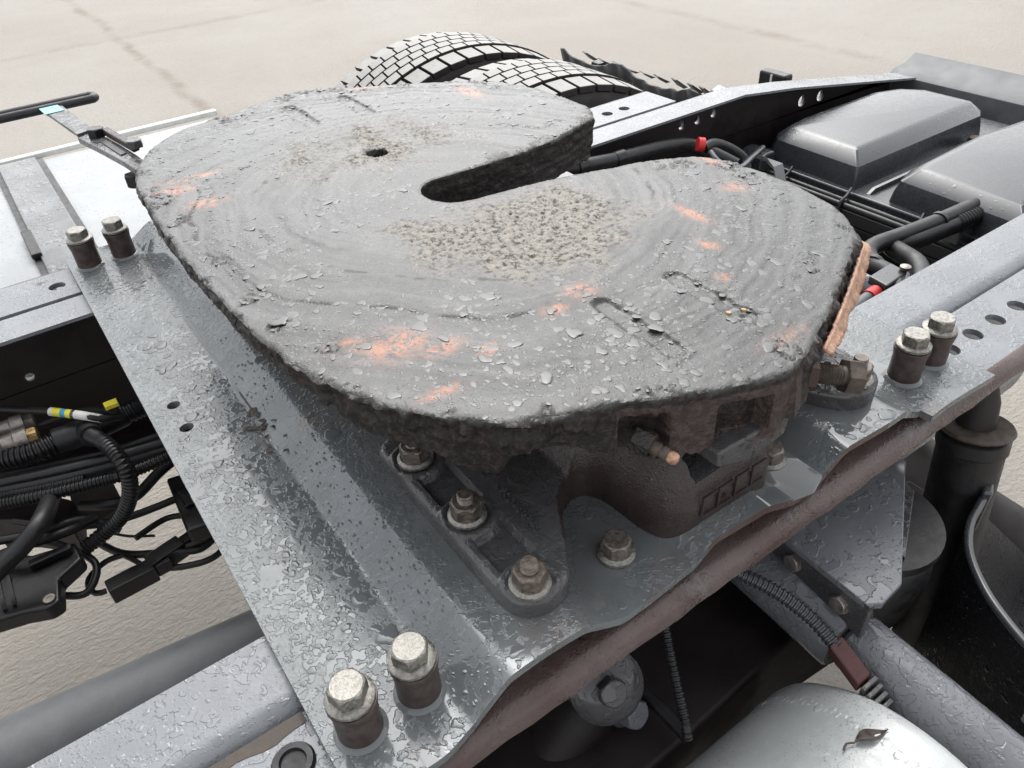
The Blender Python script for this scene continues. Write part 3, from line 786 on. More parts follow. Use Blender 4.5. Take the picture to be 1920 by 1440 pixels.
def mp_ok(x, y, r):
    cov = fbm(x * 13 + 3, y * 13, 404, 3)
    d1, _, _ = sdf(x.copy(), y.copy(), [PED]); ok = (d1 > r) & (y > -.036) & (x > -.022 + r)
    for bx, by in ((0, 0), (.0443, 0), (.592, 0), (.6362, 0), (0, .8), (.0443, .8)): ok &= np.hypot(x - bx, y - by) > .0185 + r
    ok &= np.hypot(x - .225, y - .006) > .018 + r
    for by in (.424, .38): ok &= np.hypot(x - .001, y - by) > .008 + r
    ok &= ~((x > .372) & (x < .43) & (y < .11) & (y > -.05))
    slope = np.abs(np.gradient(prof_z(np.linspace(-.03, .67, 701)), .001)); sl = np.interp(x, np.linspace(-.03, .67, 701), slope)
    ok &= (sl < .12) | (r < .0022)
    return ok & (cov > .40 + np.where(r > .0035, .08, 0))
me = drops_mesh('water_drops', 10500, (-.022, .66), (-.036, .836),   .0011, .0085, lambda x, y: prof_z(x) - .0001, mp_ok, None, None, 6, .15, 2.0, (1.1, 1.0))
wd = link_mesh('water_drops', me, 'drop_on_paint', mp, 60); wd['kind'] = 'stuff'

# lugs under the plate that sit in the pedestals, rubber pads
def ty(y, s): return y if s < 0 else 2 * CY - y
for s in (-1, 1):
    lug = MB(); lug.loft([[(x, ty(y, s), z) for x, z in [(.268, .094), (.366, .090), (.372, .125), (.262, .128)]] for y in (.032, .12)])
    lug.build('pivot_lug', 'cast_brown', fw, 35, .003)
    pad = MB(); pad.loft([[(.292, ty(y, s), .078), (.330, ty(y, s), .064), (.368, ty(y, s), .070), (.371, ty(y, s), .088), (.355, ty(y, s), .092), (.290, ty(y, s), .094)] for y in (-.0265, .10)])
    pad.build('rubber_pad', 'cast_grey', fw, 35, .003)

# ---- pedestals
FOOT = [(.119, .012), (.121, -.002), (.129, -.012), (.142, -.0165), (.156, -.015), (.168, -.008), (.175, .003), (.182, .014), (.196, .035), (.207, .054), (.220, .066), (.236, .073), (.247, .069), (.254, .055), (.256, .03), (.257, .012),
        (.263, -.005), (.273, -.015), (.285, -.0205), (.355, -.0215), (.368, -.019), (.375, -.009), (.377, .02), (.384, .05), (.40, .067), (.418, .072), (.436, .064), (.452, .044), (.466, .02), (.476, .001), (.487, -.0105), (.503, -.0165), (.521, -.013), (.535, -.002), (.540, .012), (.540, .195), (.530, .203), (.130, .203), (.119, .193)]
NUTS = [(.139, .000), (.139, .081), (.139, .161)]
NUTR = [(.507, .002), (.507, .081), (.507, .161)]
def pedestal(s):
    Lp = smooth_poly(FOOT, .004, 2)
    x, y, d, q = sheet([Lp], .0017)
    dd_ = np.abs(x - .326)
    t_ = np.clip((.100 - dd_) / .046, 0, 1)
    h = .0385 + .076 * t_ ** 1.2
    # front foot: bosses round the nuts, sunk pans between, raised border
    foot = sstep(.172, .160, x)
    nd = np.full(x.shape, 9.0)
    for a, b in NUTS + NUTR: nd = np.minimum(nd, np.hypot(x - a, y - b))
    pan = sstep(.128, .131, x) * sstep(.162, .158, x) * sstep(.022, .026, nd) * sstep(.002, .006, y) * sstep(.160, .156, y)
    h = h - .0060 * pan
    h = h + .0022 * sstep(.0235, .0205, nd) * sstep(.0165, .0185, nd)
    # cradle: open seat between the tall arm and the low lip
    seat = sstep(.278, .287, x) * sstep(.384, .378, x) * sstep(.16, .13, y)
    h = h * (1 - seat) + (.0575 + .002 * np.sin(x * 40)) * seat
    h = h * foot + (1 - foot) * np.minimum(h, .040 + 1.5 * np.clip(-d, 0, 1) ** .92)
    h -= .0045 * np.clip(1 + d / .006, 0, 1) ** 2
    h += (fbm(x * 220, y * 220, 201, 3) - .5) * .0009
    vs = [(a, ty(b, s), c) for a, b, c in zip(x, y, h)]; fs = [tuple(f) for f in q.tolist()]
    for L in boundary_loops(q):
        prev = L; n = len(L)
        for k in range(1, 9):
            ids = []
            for j in L:
                zb = float(prof_z(x[j])) - .002; ids.append(len(vs)); vs.append((x[j], ty(y[j], s), h[j] + (zb - h[j]) * k / 8))
            for j in range(n): fs.append((prev[(j + 1) % n], prev[j], ids[j], ids[(j + 1) % n]))
            prev = ids
    if s > 0: fs = [f[::-1] for f in fs]
    me = bpy.data.meshes.new('pedestal'); me.from_pydata([tuple(map(float, v)) for v in vs], [], fs); me.validate()
    me.materials.append(MATS['cast_grey']); me.materials.append(MATS['cast_brown'])
    o = link_mesh('pedestal', me, None, fw, 45)
    mi = []
    for pl in me.polygons: mi.append(1 if (abs(pl.normal.z) < .75 and .185 < pl.center.x < .46) else 0)
    me.polygons.foreach_set('material_index', mi)
    for i, (a, b) in enumerate(NUTS + NUTR):
        zt_ = .0390; b = ty(b, s)
        nt_ = MB().hexa((a, b, zt_ + .0040), (0, 0, 1), .0126, .0130, .2 + i).build('nut', 'nut_bronze', o, 25)
        MB().frame([(.0148, 0), (.0154, .0008), (.0152, .0030), (.0128, .0050), (.008, .0052)], (a, b, zt_), (0, 0, 1), 36).build('washer', 'zinc', nt_, 30)
        st_ = [(.0066, 0)]
        for k in range(5): st_ += [(.0066, .0150 + k * .0016), (.0058, .0158 + k * .0016)]
        st_ += [(.0064, .0236), (.0056, .0246), (.003, .0247)]
        MB().frame(st_, (a, b, zt_), (0, 0, 1), 20).build('stud', 'nut_bronze', nt_, 30)
    return o
ped = pedestal(-1); ped_f = pedestal(1)
# cast marks: date fields on the front block, worn lettering beside the nuts
cm = MB()
for i, x0 in enumerate((.286, .303, .322, .341)):
    w_ = .0155
    cm.box((x0, -.0226, .026), (x0 + w_, -.0208, .0275)); cm.box((x0, -.0226, .0465), (x0 + w_, -.0208, .048)); cm.box((x0, -.0226, .0277), (x0 + .0014, -.0208, .0463))
cm.build('cast_mark', 'cast_brown', ped, None)
MB().frame([(.0024, 0), (.0026, .0012), (.0016, .0012), (.0014, 0)], (.3115, -.0206, .034), (0, -1, 0), 16).build('cast_mark', 'cast_brown', ped, 40)
lt = MB(); random.seed(5)
for k in range(9):
    bx, by = .1755 - .0006 * k + (0 if k < 5 else .001), .086 - k * .0062
    for j in range(3):
        a = random.choice((0, .8, 1.57, 2.3)); ln = random.uniform(.002, .0042); ox = random.uniform(-.0025, .0025); oy = random.uniform(-.0014, .0014)
        c_, s_ = math.cos(a) * ln / 2, math.sin(a) * ln / 2; nx_, ny_ = -math.sin(a) * .0005, math.cos(a) * .0005
        lt.prism([(bx + ox - c_ - nx_, by + oy - s_ - ny_), (bx + ox + c_ - nx_, by + oy + s_ - ny_), (bx + ox + c_ + nx_, by + oy + s_ + ny_), (bx + ox - c_ + nx_, by + oy - s_ + ny_)], .0385, .0412)
lt.build('cast_lettering', 'cast_grey', ped, None)

# stop bolt and grease nipple on the near flank
ab0 = Vector((.398, -.016, .110)); ad = Vector((.80, -.60, -.16)).normalized()
pr = [(.0118, -.012), (.0122, .0), (.0105, .003)]
for k in range(9): pr += [(.0083, .004 + k * .0025), (.0070, .0052 + k * .0025)]
pr += [(.0080, .0275)]
sb = MB().frame(pr, ab0, ad, 22).build('stop_bolt', 'mud_brown', fw, 30)
MB().hexa(ab0 + ad * .0275, ad, .0142, .0135, .4).build('bolt_head', 'mud_brown', sb, 25)
MB().hexa(ab0 + ad * -.004, ad, .0150, .008, .1).build('lock_nut', 'rim_brown', sb, 25)
g0 = Vector((.243, .004, .112)); gd = Vector((.34, -.90, -.20)).normalized()
gn_ = MB().hexa(g0 + gd * -.006, gd, .0105, .014, .3).build('grease_nipple', 'grease_black', fw, 30)
MB().frame([(.0052, .008), (.0054, .013), (.0042, .0145), (.0050, .016), (.0050, .019), (.0036, .021)], g0, gd, 18).build('nipple_neck', 'mud_brown', gn_, 40)
MB().frame([(.0036, .020), (.0046, .0225), (.0047, .0255), (.0036, .028), (.0012, .0285)], g0, gd, 18).build('nipple_cap', 'copper_orange', gn_, 40)
bl = MB()
for k in range(14):
    c = g0 + gd * random.uniform(-.004, .018) + Vector((random.gauss(0, .007), random.gauss(0, .003), random.gauss(-.004, .004))); r_ = random.uniform(.002, .0046)
    bl.frame([(r_ * .5, -r_ * .8), (r_, -r_ * .2), (r_ * .9, r_ * .4), (r_ * .3, r_ * .9)], c, (random.gauss(0, 1), random.gauss(0, 1), 1), 8)
bl.build('grease_blob', 'grease_black', gn_, 60)
# peeled strip of orange grease hanging from the rear flank
pv = []; pf = []; n_ = 60
for i in range(n_ + 1):
    u = i / n_; x = .402 + (.585 - .402) * u; v = np.interp(x, [.365, .41, .46, .50, .545, .575, .60], [.428, .409, .386, .366, .343, .326, .30]); y = CY - v - .001
    hgt = (.003 + .014 * math.sin(math.pi * min(1, u * 1.04)) ** .7) * (1.05 if .62 < u < .82 else .85) * (.85 + .35 * float(vn(u * 22, 0, 3)))
    z = tilt(x) - .010
    for k in range(6):
        w = k / 5; ofs = .007 + .003 * w + .004 * w * w * (.6 + .8 * float(vn(u * 14, w * 3, 9))) + .0018 * float(vn(u * 70, w * 9, 4))
        pv.append((x + .45 * ofs, y - .9 * ofs, z - hgt * w))
for i in range(n_):
    for k in range(5): a = i * 6 + k; pf.append((a, a + 6, a + 7, a + 1))
q_ = MB(); q_.add(pv, pf); pe = q_.build('grease_strip', 'copper_orange', fw, 60)
sd_ = pe.modifiers.new('thick', 'SOLIDIFY'); sd_.thickness = .0025
pe['label'] = 'orange strip of torn grease hanging off the plate edge'

# ---- release handle on the far flank
hd = MB()
hd.prism([(.092, .785), (.112, .800), (.108, .84), (.100, .90), (.085, .985), (.058, .972), (.073, .90), (.086, .83)], .103, .112)
ho = hd.build('release_handle', 'cast_grey', fw, 35, .002)
MB().prism([(.090, .85), (.098, .853), (.088, .93), (.080, .927)], .1122, .1135).build('slot', 'black_plastic', ho, 35)
MB().prism([(.106, .845), (.116, .85), (.100, .955), (.090, .95)], .1125, .122).build('slide_bar', 'cast_brown', ho, 35, .002)
MB().prism([(.060, .975), (.084, .985), (.073, 1.10), (.068, 1.172), (.034, 1.172), (.045, 1.10)], .110, .115).build('handle_strap', 'cast_grey', ho, 35, .001)
MB().prism([(.040, 1.105), (.068, 1.106), (.064, 1.148), (.037, 1.147)], .1153, .1160).build('sticker', 'sticker_blue', ho, None)
MB().hexa((.083, .955, .112), (0, 0, 1), .012, .012).build('bolt_head', 'black_plastic', ho, 25)
MB().hexa((.112, .852, .118), (0, 0, 1), .011, .010).build('bolt_head', 'cast_grey', ho, 25)
MB().hexa((.093, .82, .095), (0, 0, -1), .013, .016).build('nut', 'black_plastic', ho, 25)
gp = []
for k in range(13): a = math.pi * k / 12; gp.append((.112 + .010 * math.sin(a), 1.158 + .010 * math.cos(a), .112))
gp = [(-.06, 1.168, .112), (.03, 1.168, .112)] + gp + [(.03, 1.148, .112), (-.06, 1.148, .112)]
MB().tube(gp, .0068, 12).build('grip', 'black_rubber', ho, 60)
MB().tube([(-.06, 1.148, .112), (-.067, 1.151, .112), (-.070, 1.158, .112), (-.067, 1.165, .112), (-.06, 1.168, .112)], .0068, 12).build('grip', 'black_rubber', ho, 60)

# two grains of yellow grit on the plate, and a dark chip on the mounting plate
for (x, v, wh) in ((.372, -.353, 'left'), (.385, -.357, 'right')):
    one('grit_grain', MB().hexa((x, CY + v, tilt(x) - .0005), (.2, .1, 1), .0026, .0022), 'brass', 'small yellow grain on the greased plate near the stop bolt, %s one of two' % wh, 'grain', 'yellow grains on the plate', smooth=None)

# ================================================================== BACKGROUND: TANK, WHEELS
ft = thing('fuel_tank', 'long white tank beyond the far frame rail with a grey strap', 'tank', (-.1, 1.25, -.26))
def rrect(y0, y1, z0, z1, r, n=8):
    o = []
    for cx, cz, a0 in ((y1 - r, z1 - r, 0), (y0 + r, z1 - r, 90), (y0 + r, z0 + r, 180), (y1 - r, z0 + r, 270)):
        for k in range(n + 1): a = R(a0 + 90 * k / n); o.append((cx + r * math.cos(a), cz + r * math.sin(a)))
    return o
prof = rrect(.90, 1.63, -.26, -.098, .05)
MB().loft([[(x, a, b) for a, b in [(1.265 + (p[0] - 1.265) * k, -.18 + (p[1] + .18) * k) for p in prof]] for x, k in ((-.5, 1), (.40, 1), (.425, .985), (.437, .94))]).build('tank_shell', 'tank_white', ft, 40)
MB().box((-.5, 1.622, -.105), (.42, 1.640, -.093)).build('edge_seam', 'white_label', ft, 40, .003)
sp = rrect(.892, 1.638, -.268, -.089, .055)
MB().loft([[(x, a, b) for a, b in sp] for x in (-.05, .022)]).build('strap', 'strap_grey', ft, 40, .002)
sp2 = rrect(.896, 1.634, -.264, -.0935, .053)
MB().loft([[(x, a, b) for a, b in sp2] for x in (-.060, .034)]).build('strap_lining', 'black_rubber', ft, 40)
MB().box((-.062, 1.09, -.0925), (-.046, 1.20, -.083)).build('buckle', 'black_rubber', ft, 40, .002)

AX, AZ, TR = .98, -.50, .478
def tyre(y0, label):
    t = thing('truck_tyre', label, 'tyre', (AX, y0 + .14, AZ), 'twin tyres on the far side')
    wdt = .285; prof = []
    pts = [(.30, .035), (.33, .012), (.38, -.002), (.43, .0), (.450, .006), (.4600, .016), (.4640, .06), (.4650, wdt / 2)]
    full = pts + [(r, wdt - h) for r, h in pts[::-1][1:]] + [(.30, wdt - .035)]
    MB().frame([(r, h) for r, h in full], (AX, y0, AZ), (0, 1, 0), 96).build('carcass', 'tyre_side', t, 50)
    rim_ = MB().frame([(.05, .07), (.20, .075), (.235, .03), (.275, .018), (.296, .022), (.302, .036), (.30, .25), (.06, .25)], (AX, y0, AZ), (0, 1, 0), 64).build('rim', 'rim_brown', t, 40)
    rows = [(.004, .060, 58, .0, 1), (.0655, .1005, 78, .0, 0), (.1055, .1400, 78, .5, 0), (.1445, .1795, 78, .0, 0), (.1845, .2195, 78, .5, 0), (.2250, .2810, 58, .5, 1)]
    rest = MB()
    for (a, b, n, ph, sh) in rows:
        step = 2 * math.pi / n; g = (.0075 if sh else .0035) / TR; hw = step / 2 - g / 2
        def shape(skew=0.0):
            vs = []
            r_top = TR - (.004 if sh else 0)
            for r, sc in ((.455, 1.0), (r_top - .0015, 1.0), (r_top, .96)):
                for yy, sgn in ((a, -1), (b, -1), (b, 1), (a, 1)):
                    yo = (yy - (a + b) / 2) * (1 if sc == 1 else .95) + (a + b) / 2
                    rr = r - (.006 if sh and ((a < .1 and yy == a) or (a > .1 and yy == b)) and r > .46 else 0)
                    ang = sgn * hw * sc + skew * (yy - (a + b) / 2) / .04
                    vs.append((rr * math.sin(ang), yo, rr * math.cos(ang)))
            fs = [(8, 9, 10, 11)]
            for k in (0, 4):
                for j in range(4): fs.append((k + j, k + (j + 1) % 4, k + 4 + (j + 1) % 4, k + 4 + j))
            return vs, fs
        vs, fs = shape(.014 if not sh else 0.0)
        mesh = None
        for i in range(n):
            ang = (i + ph) * step; dg = (math.degrees(ang) + 180) % 360 - 180
            if -50 < dg < 48:
                if mesh is None:
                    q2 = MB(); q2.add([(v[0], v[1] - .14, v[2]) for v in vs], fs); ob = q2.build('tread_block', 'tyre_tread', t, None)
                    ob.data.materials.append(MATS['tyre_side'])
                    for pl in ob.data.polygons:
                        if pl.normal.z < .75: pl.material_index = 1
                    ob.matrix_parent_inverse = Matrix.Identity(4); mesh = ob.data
                else:
                    ob = bpy.data.objects.new('tread_block', mesh); COL.objects.link(ob); ob.parent = t
                ob.rotation_euler = (0, ang, 0)
            else:
                c_, s_ = math.cos(ang), math.sin(ang)
                rest.add([(AX + v[0] * c_ + v[2] * s_, y0 + v[1], AZ - v[0] * s_ + v[2] * c_) for v in vs], fs)
    ro = rest.build('tread', 'tyre_side', t, None); ro['kind'] = 'stuff'
    return t
tyre(1.000, 'blocky truck tyre nearer to the frame rail, inner one of the pair')
tyre(1.352, 'blocky truck tyre farther out at the top, outer one of the pair')
ax_ = thing('rear_axle', 'dark axle housing under the frame between the wheels', 'axle', (AX, .4, AZ))
MB().frame([(.07, 0), (.085, .3), (.17, .5), (.17, .75), (.085, .95), (.07, 1.25)], (AX, -.22, AZ), (0, 1, 0), 28).build('housing', 'web_dark', ax_, 40)

# torn black spray flap behind the far tyres
sf = thing('spray_flap', 'torn black ribbed mud flap behind the far twin tyres', 'mud flap', (1.45, 1.25, -.6))
pv = []; pf = []; ny = 44
for i in range(ny + 1):
    y = .96 + .60 * i / ny
    topz = -.150 + .012 * math.sin(i * .31) - .02 * max(0, (1.08 - y) / .12) + .014 * float(vn(i * .6, 3, 8))
    for k in range(7):
        w = k / 6; pv.append((1.43 + .003 * math.sin(i * 1.7) + .10 * w - .03 * (1 - w), y, topz - w * .5))
for i in range(ny):
    for k in range(6): a = i * 7 + k; pf.append((a, a + 7, a + 8, a + 1))
q_ = MB(); q_.add(pv, pf); fo = q_.build('flap_sheet', 'black_rubber', sf, 30)
sd_ = fo.modifiers.new('thick', 'SOLIDIFY'); sd_.thickness = .006
for i in range(9):
    y = 1.0 + i * .055 + random.uniform(-.01, .01); hh_ = random.uniform(.006, .02)
    q_ = MB(); q_.loft([[(1.425 + dx, y, -.150), (1.432 + dx, y + .03, -.150), (1.44 + dx, y + .03, -.150), (1.44 + dx, y, -.150)] if z0 == 0 else [(1.40, y + .008, -.145 + hh_), (1.402, y + .026, -.14 + hh_ * .8), (1.408, y + .026, -.14 + hh_ * .8), (1.406, y + .008, -.145 + hh_)] for z0, dx in ((0, 0), (1, 0))])
    q_.build('torn_tongue', 'fender_black' if i % 2 else 'black_rubber', sf, 30)
MB().box((1.41, 1.41, -.175), (1.44, 1.445, -.148)).build('clamp', 'black_plastic', sf, 30, .004)
q_ = MB().loft([[(1.42, y, -.26), (1.47, y, -.165 + dz), (1.50, y, -.155 + dz), (1.60, y, -.20 + dz), (1.60, y, -.26)] for y, dz in ((.93, 0), (1.06, .012))])
q_.build('guard_corner', 'cover_grey', sf, 40, .006)
lb = thing('marker_lamp', 'small black lamp housing standing behind the far rail', 'lamp', (1.50, .89, -.12))
MB().box((1.485, .852, -.135), (1.515, .928, -.080)).build('housing', 'black_plastic', lb, 30, .006)
MB().box((1.4835, .888, -.130), (1.4855, .893, -.084)).build('rib', 'white_label', lb, 30)
MB().box((1.495, .86, -.24), (1.505, .90, -.135)).build('bracket', 'black_plastic', lb, 30)

# ================================================================== BATTERY / EQUIPMENT COVER between the rails
bc = thing('equipment_cover', 'dark grey plastic cover with two raised lids between the rails', 'cover', (1.4, .4, -.2))
def inset(poly, d):
    Pq = np.array(poly); n = len(Pq); o = []
    for i in range(n):
        a = Pq[i] - Pq[i - 1]; b = Pq[(i + 1) % n] - Pq[i]; a /= np.linalg.norm(a); b /= np.linalg.norm(b)
        n1 = np.array([-a[1], a[0]]); n2 = np.array([-b[1], b[0]]); m = n1 + n2; m /= max(.3, (1 + n1 @ n2))
        o.append(tuple(Pq[i] + m * d))
    return o
lidA = [(1.196, .452), (1.60, .448), (1.640, .470), (1.640, .60), (1.60, .655), (1.53, .682), (1.30, .684), (1.235, .676), (1.20, .650)]
lidB = [(1.186, .150), (1.60, .150), (1.64, .18), (1.64, .365), (1.585, .398), (1.45, .412), (1.26, .404), (1.20, .388)]
for lid in (lidA, lidB):
    MB().loft([[(x, y, -.142) for x, y in lid], [(x, y, -.118) for x, y in inset(lid, .004)], [(x, y, -.098) for x, y in inset(lid, .010)], [(x, y, -.079) for x, y in inset(lid, .032)], [(x, y, -.0765) for x, y in inset(lid, .045)]]).build('lid', 'cover_grey', bc, 30, .005, 3)
MB().box((1.185, .125, -.30), (1.70, .688, -.136)).build('tray', 'cover_grey', bc, 30, .004)
MB().hexa((1.555, .434, -.136), (0, 0, 1), .014, .012).build('bolt_head', 'rim_brown', bc, 25)
MB().loft([[(1.20, y, -.1355), (1.215, y, -.128), (1.60, y, -.128), (1.62, y, -.1355)] for y in (.424, .430)]).build('rib', 'cover_grey', bc, 30)
for y0 in (.60, .20):
    MB().loft([[(1.15, y, -.16), (1.15, y, -.118), (1.165, y, -.110), (1.19, y, -.110), (1.19, y, -.16)] for y in (y0 + .028, y0 + .085)]).build('latch_housing', 'cover_grey', bc, 40, .005)
ct = thing('cable_tray', 'black slotted cable channel along the front of the grey cover', 'cable channel', (1.17, .4, -.18))
MB().box((1.145, .16, -.175), (1.183, .66, -.150)).build('channel', 'black_plastic', ct, 30, .003)
for dx in (0, .016): MB().tube([(1.152 + dx, .17, -.146), (1.152 + dx, .40, -.146), (1.152 + dx, .65, -.146)], .0055, 10).build('ridge', 'black_plastic', ct, 60)
for y in (.30, .44, .57): MB().tube([(1.14, y, -.165), (1.145, y + .003, -.140), (1.165, y + .006, -.134), (1.185, y + .012, -.128)], .003, 8).build('cable_tie', 'black_rubber', ct, 60)
for i in range(6):
    y = .22 + i * .075; MB().frame([(.0085, 0), (.0095, .003), (.006, .003), (.005, 0)], (1.1445, y, -.195), (-1, 0, .3), 16).build('eyelet', 'cover_grey', ct, 40)
MB().box((1.147, .16, -.24), (1.18, .66, -.176)).build('apron', 'black_plastic', ct, 30, .003)
cb = thing('grey_cross_beam', 'grey rounded cross beam under the cable channel', 'beam', (1.08, .4, -.22))
MB().loft([[(x, y, z) for x, z in rrect(1.03, 1.125, -.30, -.188, .03, 6)] for y in (.06, .74)]).build('beam', 'tube_grey', cb, 50)
one('support_strap', MB().loft([[(1.125, .625, -.105), (1.125, .60, -.105), (1.128, .60, -.100), (1.128, .625, -.100)], [(1.13, .565, -.105), (1.105, .565, -.105), (1.105, .565, -.100), (1.13, .565, -.100)], [(1.09, .50, -.17), (1.062, .50, -.17), (1.062, .497, -.165), (1.09, .497, -.165)]]),
    'shaft_grey', 'thin bent grey metal strap with a hole beside the cable channel', 'strap', smooth=30)

T = {
'main_a': [(-0.206, 0.654, -0.13), (-0.184, 0.646, -0.13), (-0.151, 0.633, -0.13), (-0.119, 0.635, -0.13)],
'tee': [(-0.123, 0.635, -0.13), (-0.095, 0.634, -0.13), (-0.07, 0.635, -0.13), (-0.042, 0.638, -0.13)],
'main_b': [(-0.047, 0.636, -0.13), (-0.03, 0.637, -0.13), (-0.005, 0.641, -0.13), (0.027, 0.646, -0.13)],
'branch': [(-0.086, 0.608, -0.12), (-0.074, 0.559, -0.105), (-0.067, 0.528, -0.11), (-0.066, 0.516, -0.13), (-0.074, 0.518, -0.16), (-0.092, 0.526, -0.19), (-0.118, 0.534, -0.21), (-0.143, 0.535, -0.22)],
'cab1': [(-0.218, 0.668, -0.16), (-0.195, 0.658, -0.16), (-0.137, 0.637, -0.16), (-0.072, 0.615, -0.16), (-0.001, 0.604, -0.16)],
'cab2': [(-0.217, 0.636, -0.15), (-0.195, 0.628, -0.15), (-0.139, 0.607, -0.15), (-0.075, 0.588, -0.15), (-0.007, 0.574, -0.15)],
'cab3': [(-0.221, 0.633, -0.16), (-0.199, 0.625, -0.16), (-0.132, 0.6, -0.16), (-0.048, 0.58, -0.16), (0.003, 0.571, -0.16)],
'thin1': [(-0.221, 0.596, -0.15), (-0.2, 0.588, -0.15), (-0.146, 0.567, -0.15), (-0.081, 0.549, -0.15), (-0.054, 0.545, -0.15), (-0.009, 0.545, -0.15)],
'thin2': [(-0.223, 0.623, -0.16), (-0.201, 0.616, -0.16), (-0.151, 0.596, -0.16), (-0.111, 0.583, -0.16)],
'hose4': [(-0.15, 0.595, -0.17), (-0.155, 0.547, -0.15), (-0.167, 0.51, -0.14), (-0.19, 0.5, -0.15), (-0.216, 0.494, -0.16), (-0.236, 0.492, -0.17)],
'labelcab': [(-0.187, 0.717, -0.1), (-0.164, 0.702, -0.1), (-0.138, 0.679, -0.1), (-0.114, 0.656, -0.1), (-0.086, 0.625, -0.1), (-0.067, 0.616, -0.11), (-0.044, 0.619, -0.12)],
'labelcab2': [(-0.198, 0.731, -0.13), (-0.142, 0.687, -0.13), (-0.112, 0.682, -0.13), (-0.08, 0.661, -0.12), (-0.05, 0.619, -0.11)],
'wire1': [(-0.134, 0.585, -0.26), (-0.111, 0.542, -0.26), (-0.073, 0.514, -0.26), (-0.036, 0.501, -0.26), (0.01, 0.495, -0.26), (0.039, 0.495, -0.26)],
'wire2': [(0.014, 0.492, -0.27), (-0.02, 0.474, -0.27), (-0.055, 0.483, -0.27), (-0.08, 0.5, -0.27)],
'wire3': [(-0.114, 0.545, -0.26), (-0.103, 0.523, -0.26), (-0.09, 0.494, -0.26)],
'wire4': [(-0.111, 0.539, -0.26), (-0.131, 0.542, -0.26), (-0.151, 0.531, -0.26), (-0.158, 0.516, -0.26), (-0.153, 0.498, -0.26), (-0.142, 0.494, -0.26)],
'wire6': [(-0.123, 0.588, -0.25), (-0.098, 0.557, -0.25), (-0.07, 0.536, -0.25)],
'lowhose': [(0.349, 0.004, -0.1), (0.36, -0.012, -0.105), (0.378, -0.046, -0.115), (0.389, -0.079, -0.128), (0.392, -0.106, -0.141)],
'dropcable': [(0.275, -0.003, -0.1), (0.267, -0.02, -0.12), (0.254, -0.046, -0.14), (0.242, -0.072, -0.16), (0.239, -0.078, -0.17)],
'dropcable2': [(0.248, -0.004, -0.2), (0.253, -0.028, -0.2), (0.254, -0.054, -0.2), (0.253, -0.069, -0.2)],
'ha': [(1.266, 0.241, -0.1), (1.217, 0.25, -0.1), (1.123, 0.256, -0.1), (1.039, 0.265, -0.1), (0.988, 0.272, -0.1), (0.955, 0.266, -0.1), (0.931, 0.238, -0.1), (0.923, 0.208, -0.1), (0.895, 0.175, -0.1), (0.851, 0.15, -0.1)],
'hb': [(1.27, 0.231, -0.11), (1.218, 0.238, -0.11), (1.139, 0.245, -0.11), (1.054, 0.254, -0.11), (1.018, 0.263, -0.11), (1.008, 0.242, -0.11), (0.996, 0.21, -0.11), (0.96, 0.18, -0.11), (0.906, 0.16, -0.11)],
'hc': [(0.806, 0.265, -0.12), (0.868, 0.241, -0.12), (0.911, 0.254, -0.12), (0.935, 0.275, -0.12), (0.927, 0.303, -0.12)],
'redtube': [(0.761, 0.183, -0.1), (0.798, 0.186, -0.1), (0.867, 0.193, -0.1), (0.905, 0.195, -0.1)],
'far_a': [(0.693, 0.685, -0.03), (0.739, 0.673, -0.03), (0.824, 0.675, -0.04), (0.931, 0.681, -0.05), (0.992, 0.674, -0.06), (1.015, 0.642, -0.07), (1.042, 0.6, -0.09)],
'far_b': [(1.001, 0.644, -0.06), (1.03, 0.645, -0.06), (1.072, 0.641, -0.08), (1.09, 0.622, -0.1), (1.076, 0.6, -0.12)],
'far_c': [(0.977, 0.607, -0.05), (0.973, 0.58, -0.06), (0.998, 0.558, -0.07), (1.071, 0.59, -0.08), (1.141, 0.623, -0.09)],
}
# hoses right of the plate
h = one('rubber_hose', MB().tube(T['ha'], .0135, 16), 'black_rubber', 'thick black hose bending beside the near rail, left one of two', 'hose', smooth=60)
for i in (2, 6): MB().tube([Vector(T['ha'][i]) + Vector((-.004, 0, 0)), Vector(T['ha'][i]) + Vector((.004, .001, 0))], .0155, 16).build('band', 'black_plastic', h, 40)
h = one('rubber_hose', MB().tube(T['hb'], .0145, 16), 'black_rubber', 'thick black hose bending beside the near rail, right one of two with a ribbed sleeve', 'hose', smooth=60)
MB().tube([(1.15, .244, -.11), (1.218, .238, -.11)], .016, 14, .06, .007).build('ribbed_sleeve', 'black_plastic', h, 40)
hj = thing('hose_clamp', 'bright bolt and clamp holding two black hoses at the corner of the grey cover', 'clamp', (1.25, .23, -.11))
MB().box((1.215, .21, -.105), (1.285, .27, -.088)).build('saddle', 'black_plastic', hj, 30, .005)
MB().hexa((1.245, .235, -.087), (0, 0, 1), .012, .010).build('bolt_head', 'zinc', hj, 25)
MB().frame([(.014, 0), (.016, .001), (.015, .003), (.012, .003)], (1.245, .235, -.0885), (0, 0, 1), 20).build('washer', 'zinc', hj, 30)
MB().tube([(1.275, .222, -.088), (1.29, .212, -.085), (1.288, .20, -.09), (1.27, .196, -.098)], .004, 10).build('wire_clip', 'zinc', hj, 60)
one('rubber_hose', MB().tube(T['hc'], .0085, 12), 'black_rubber', 'thin black looped hose just behind the orange torn strip', 'hose', smooth=60)
h = one('sensor_cable', MB().tube(T['redtube'], .0085, 14), 'shaft_grey', 'grey cable with a red collar beside the near rail', 'cable', smooth=60)
MB().tube([(.849, .191, -.1), (.868, .193, -.1)], .0105, 16).build('red_collar', 'red_paint', h, 40)
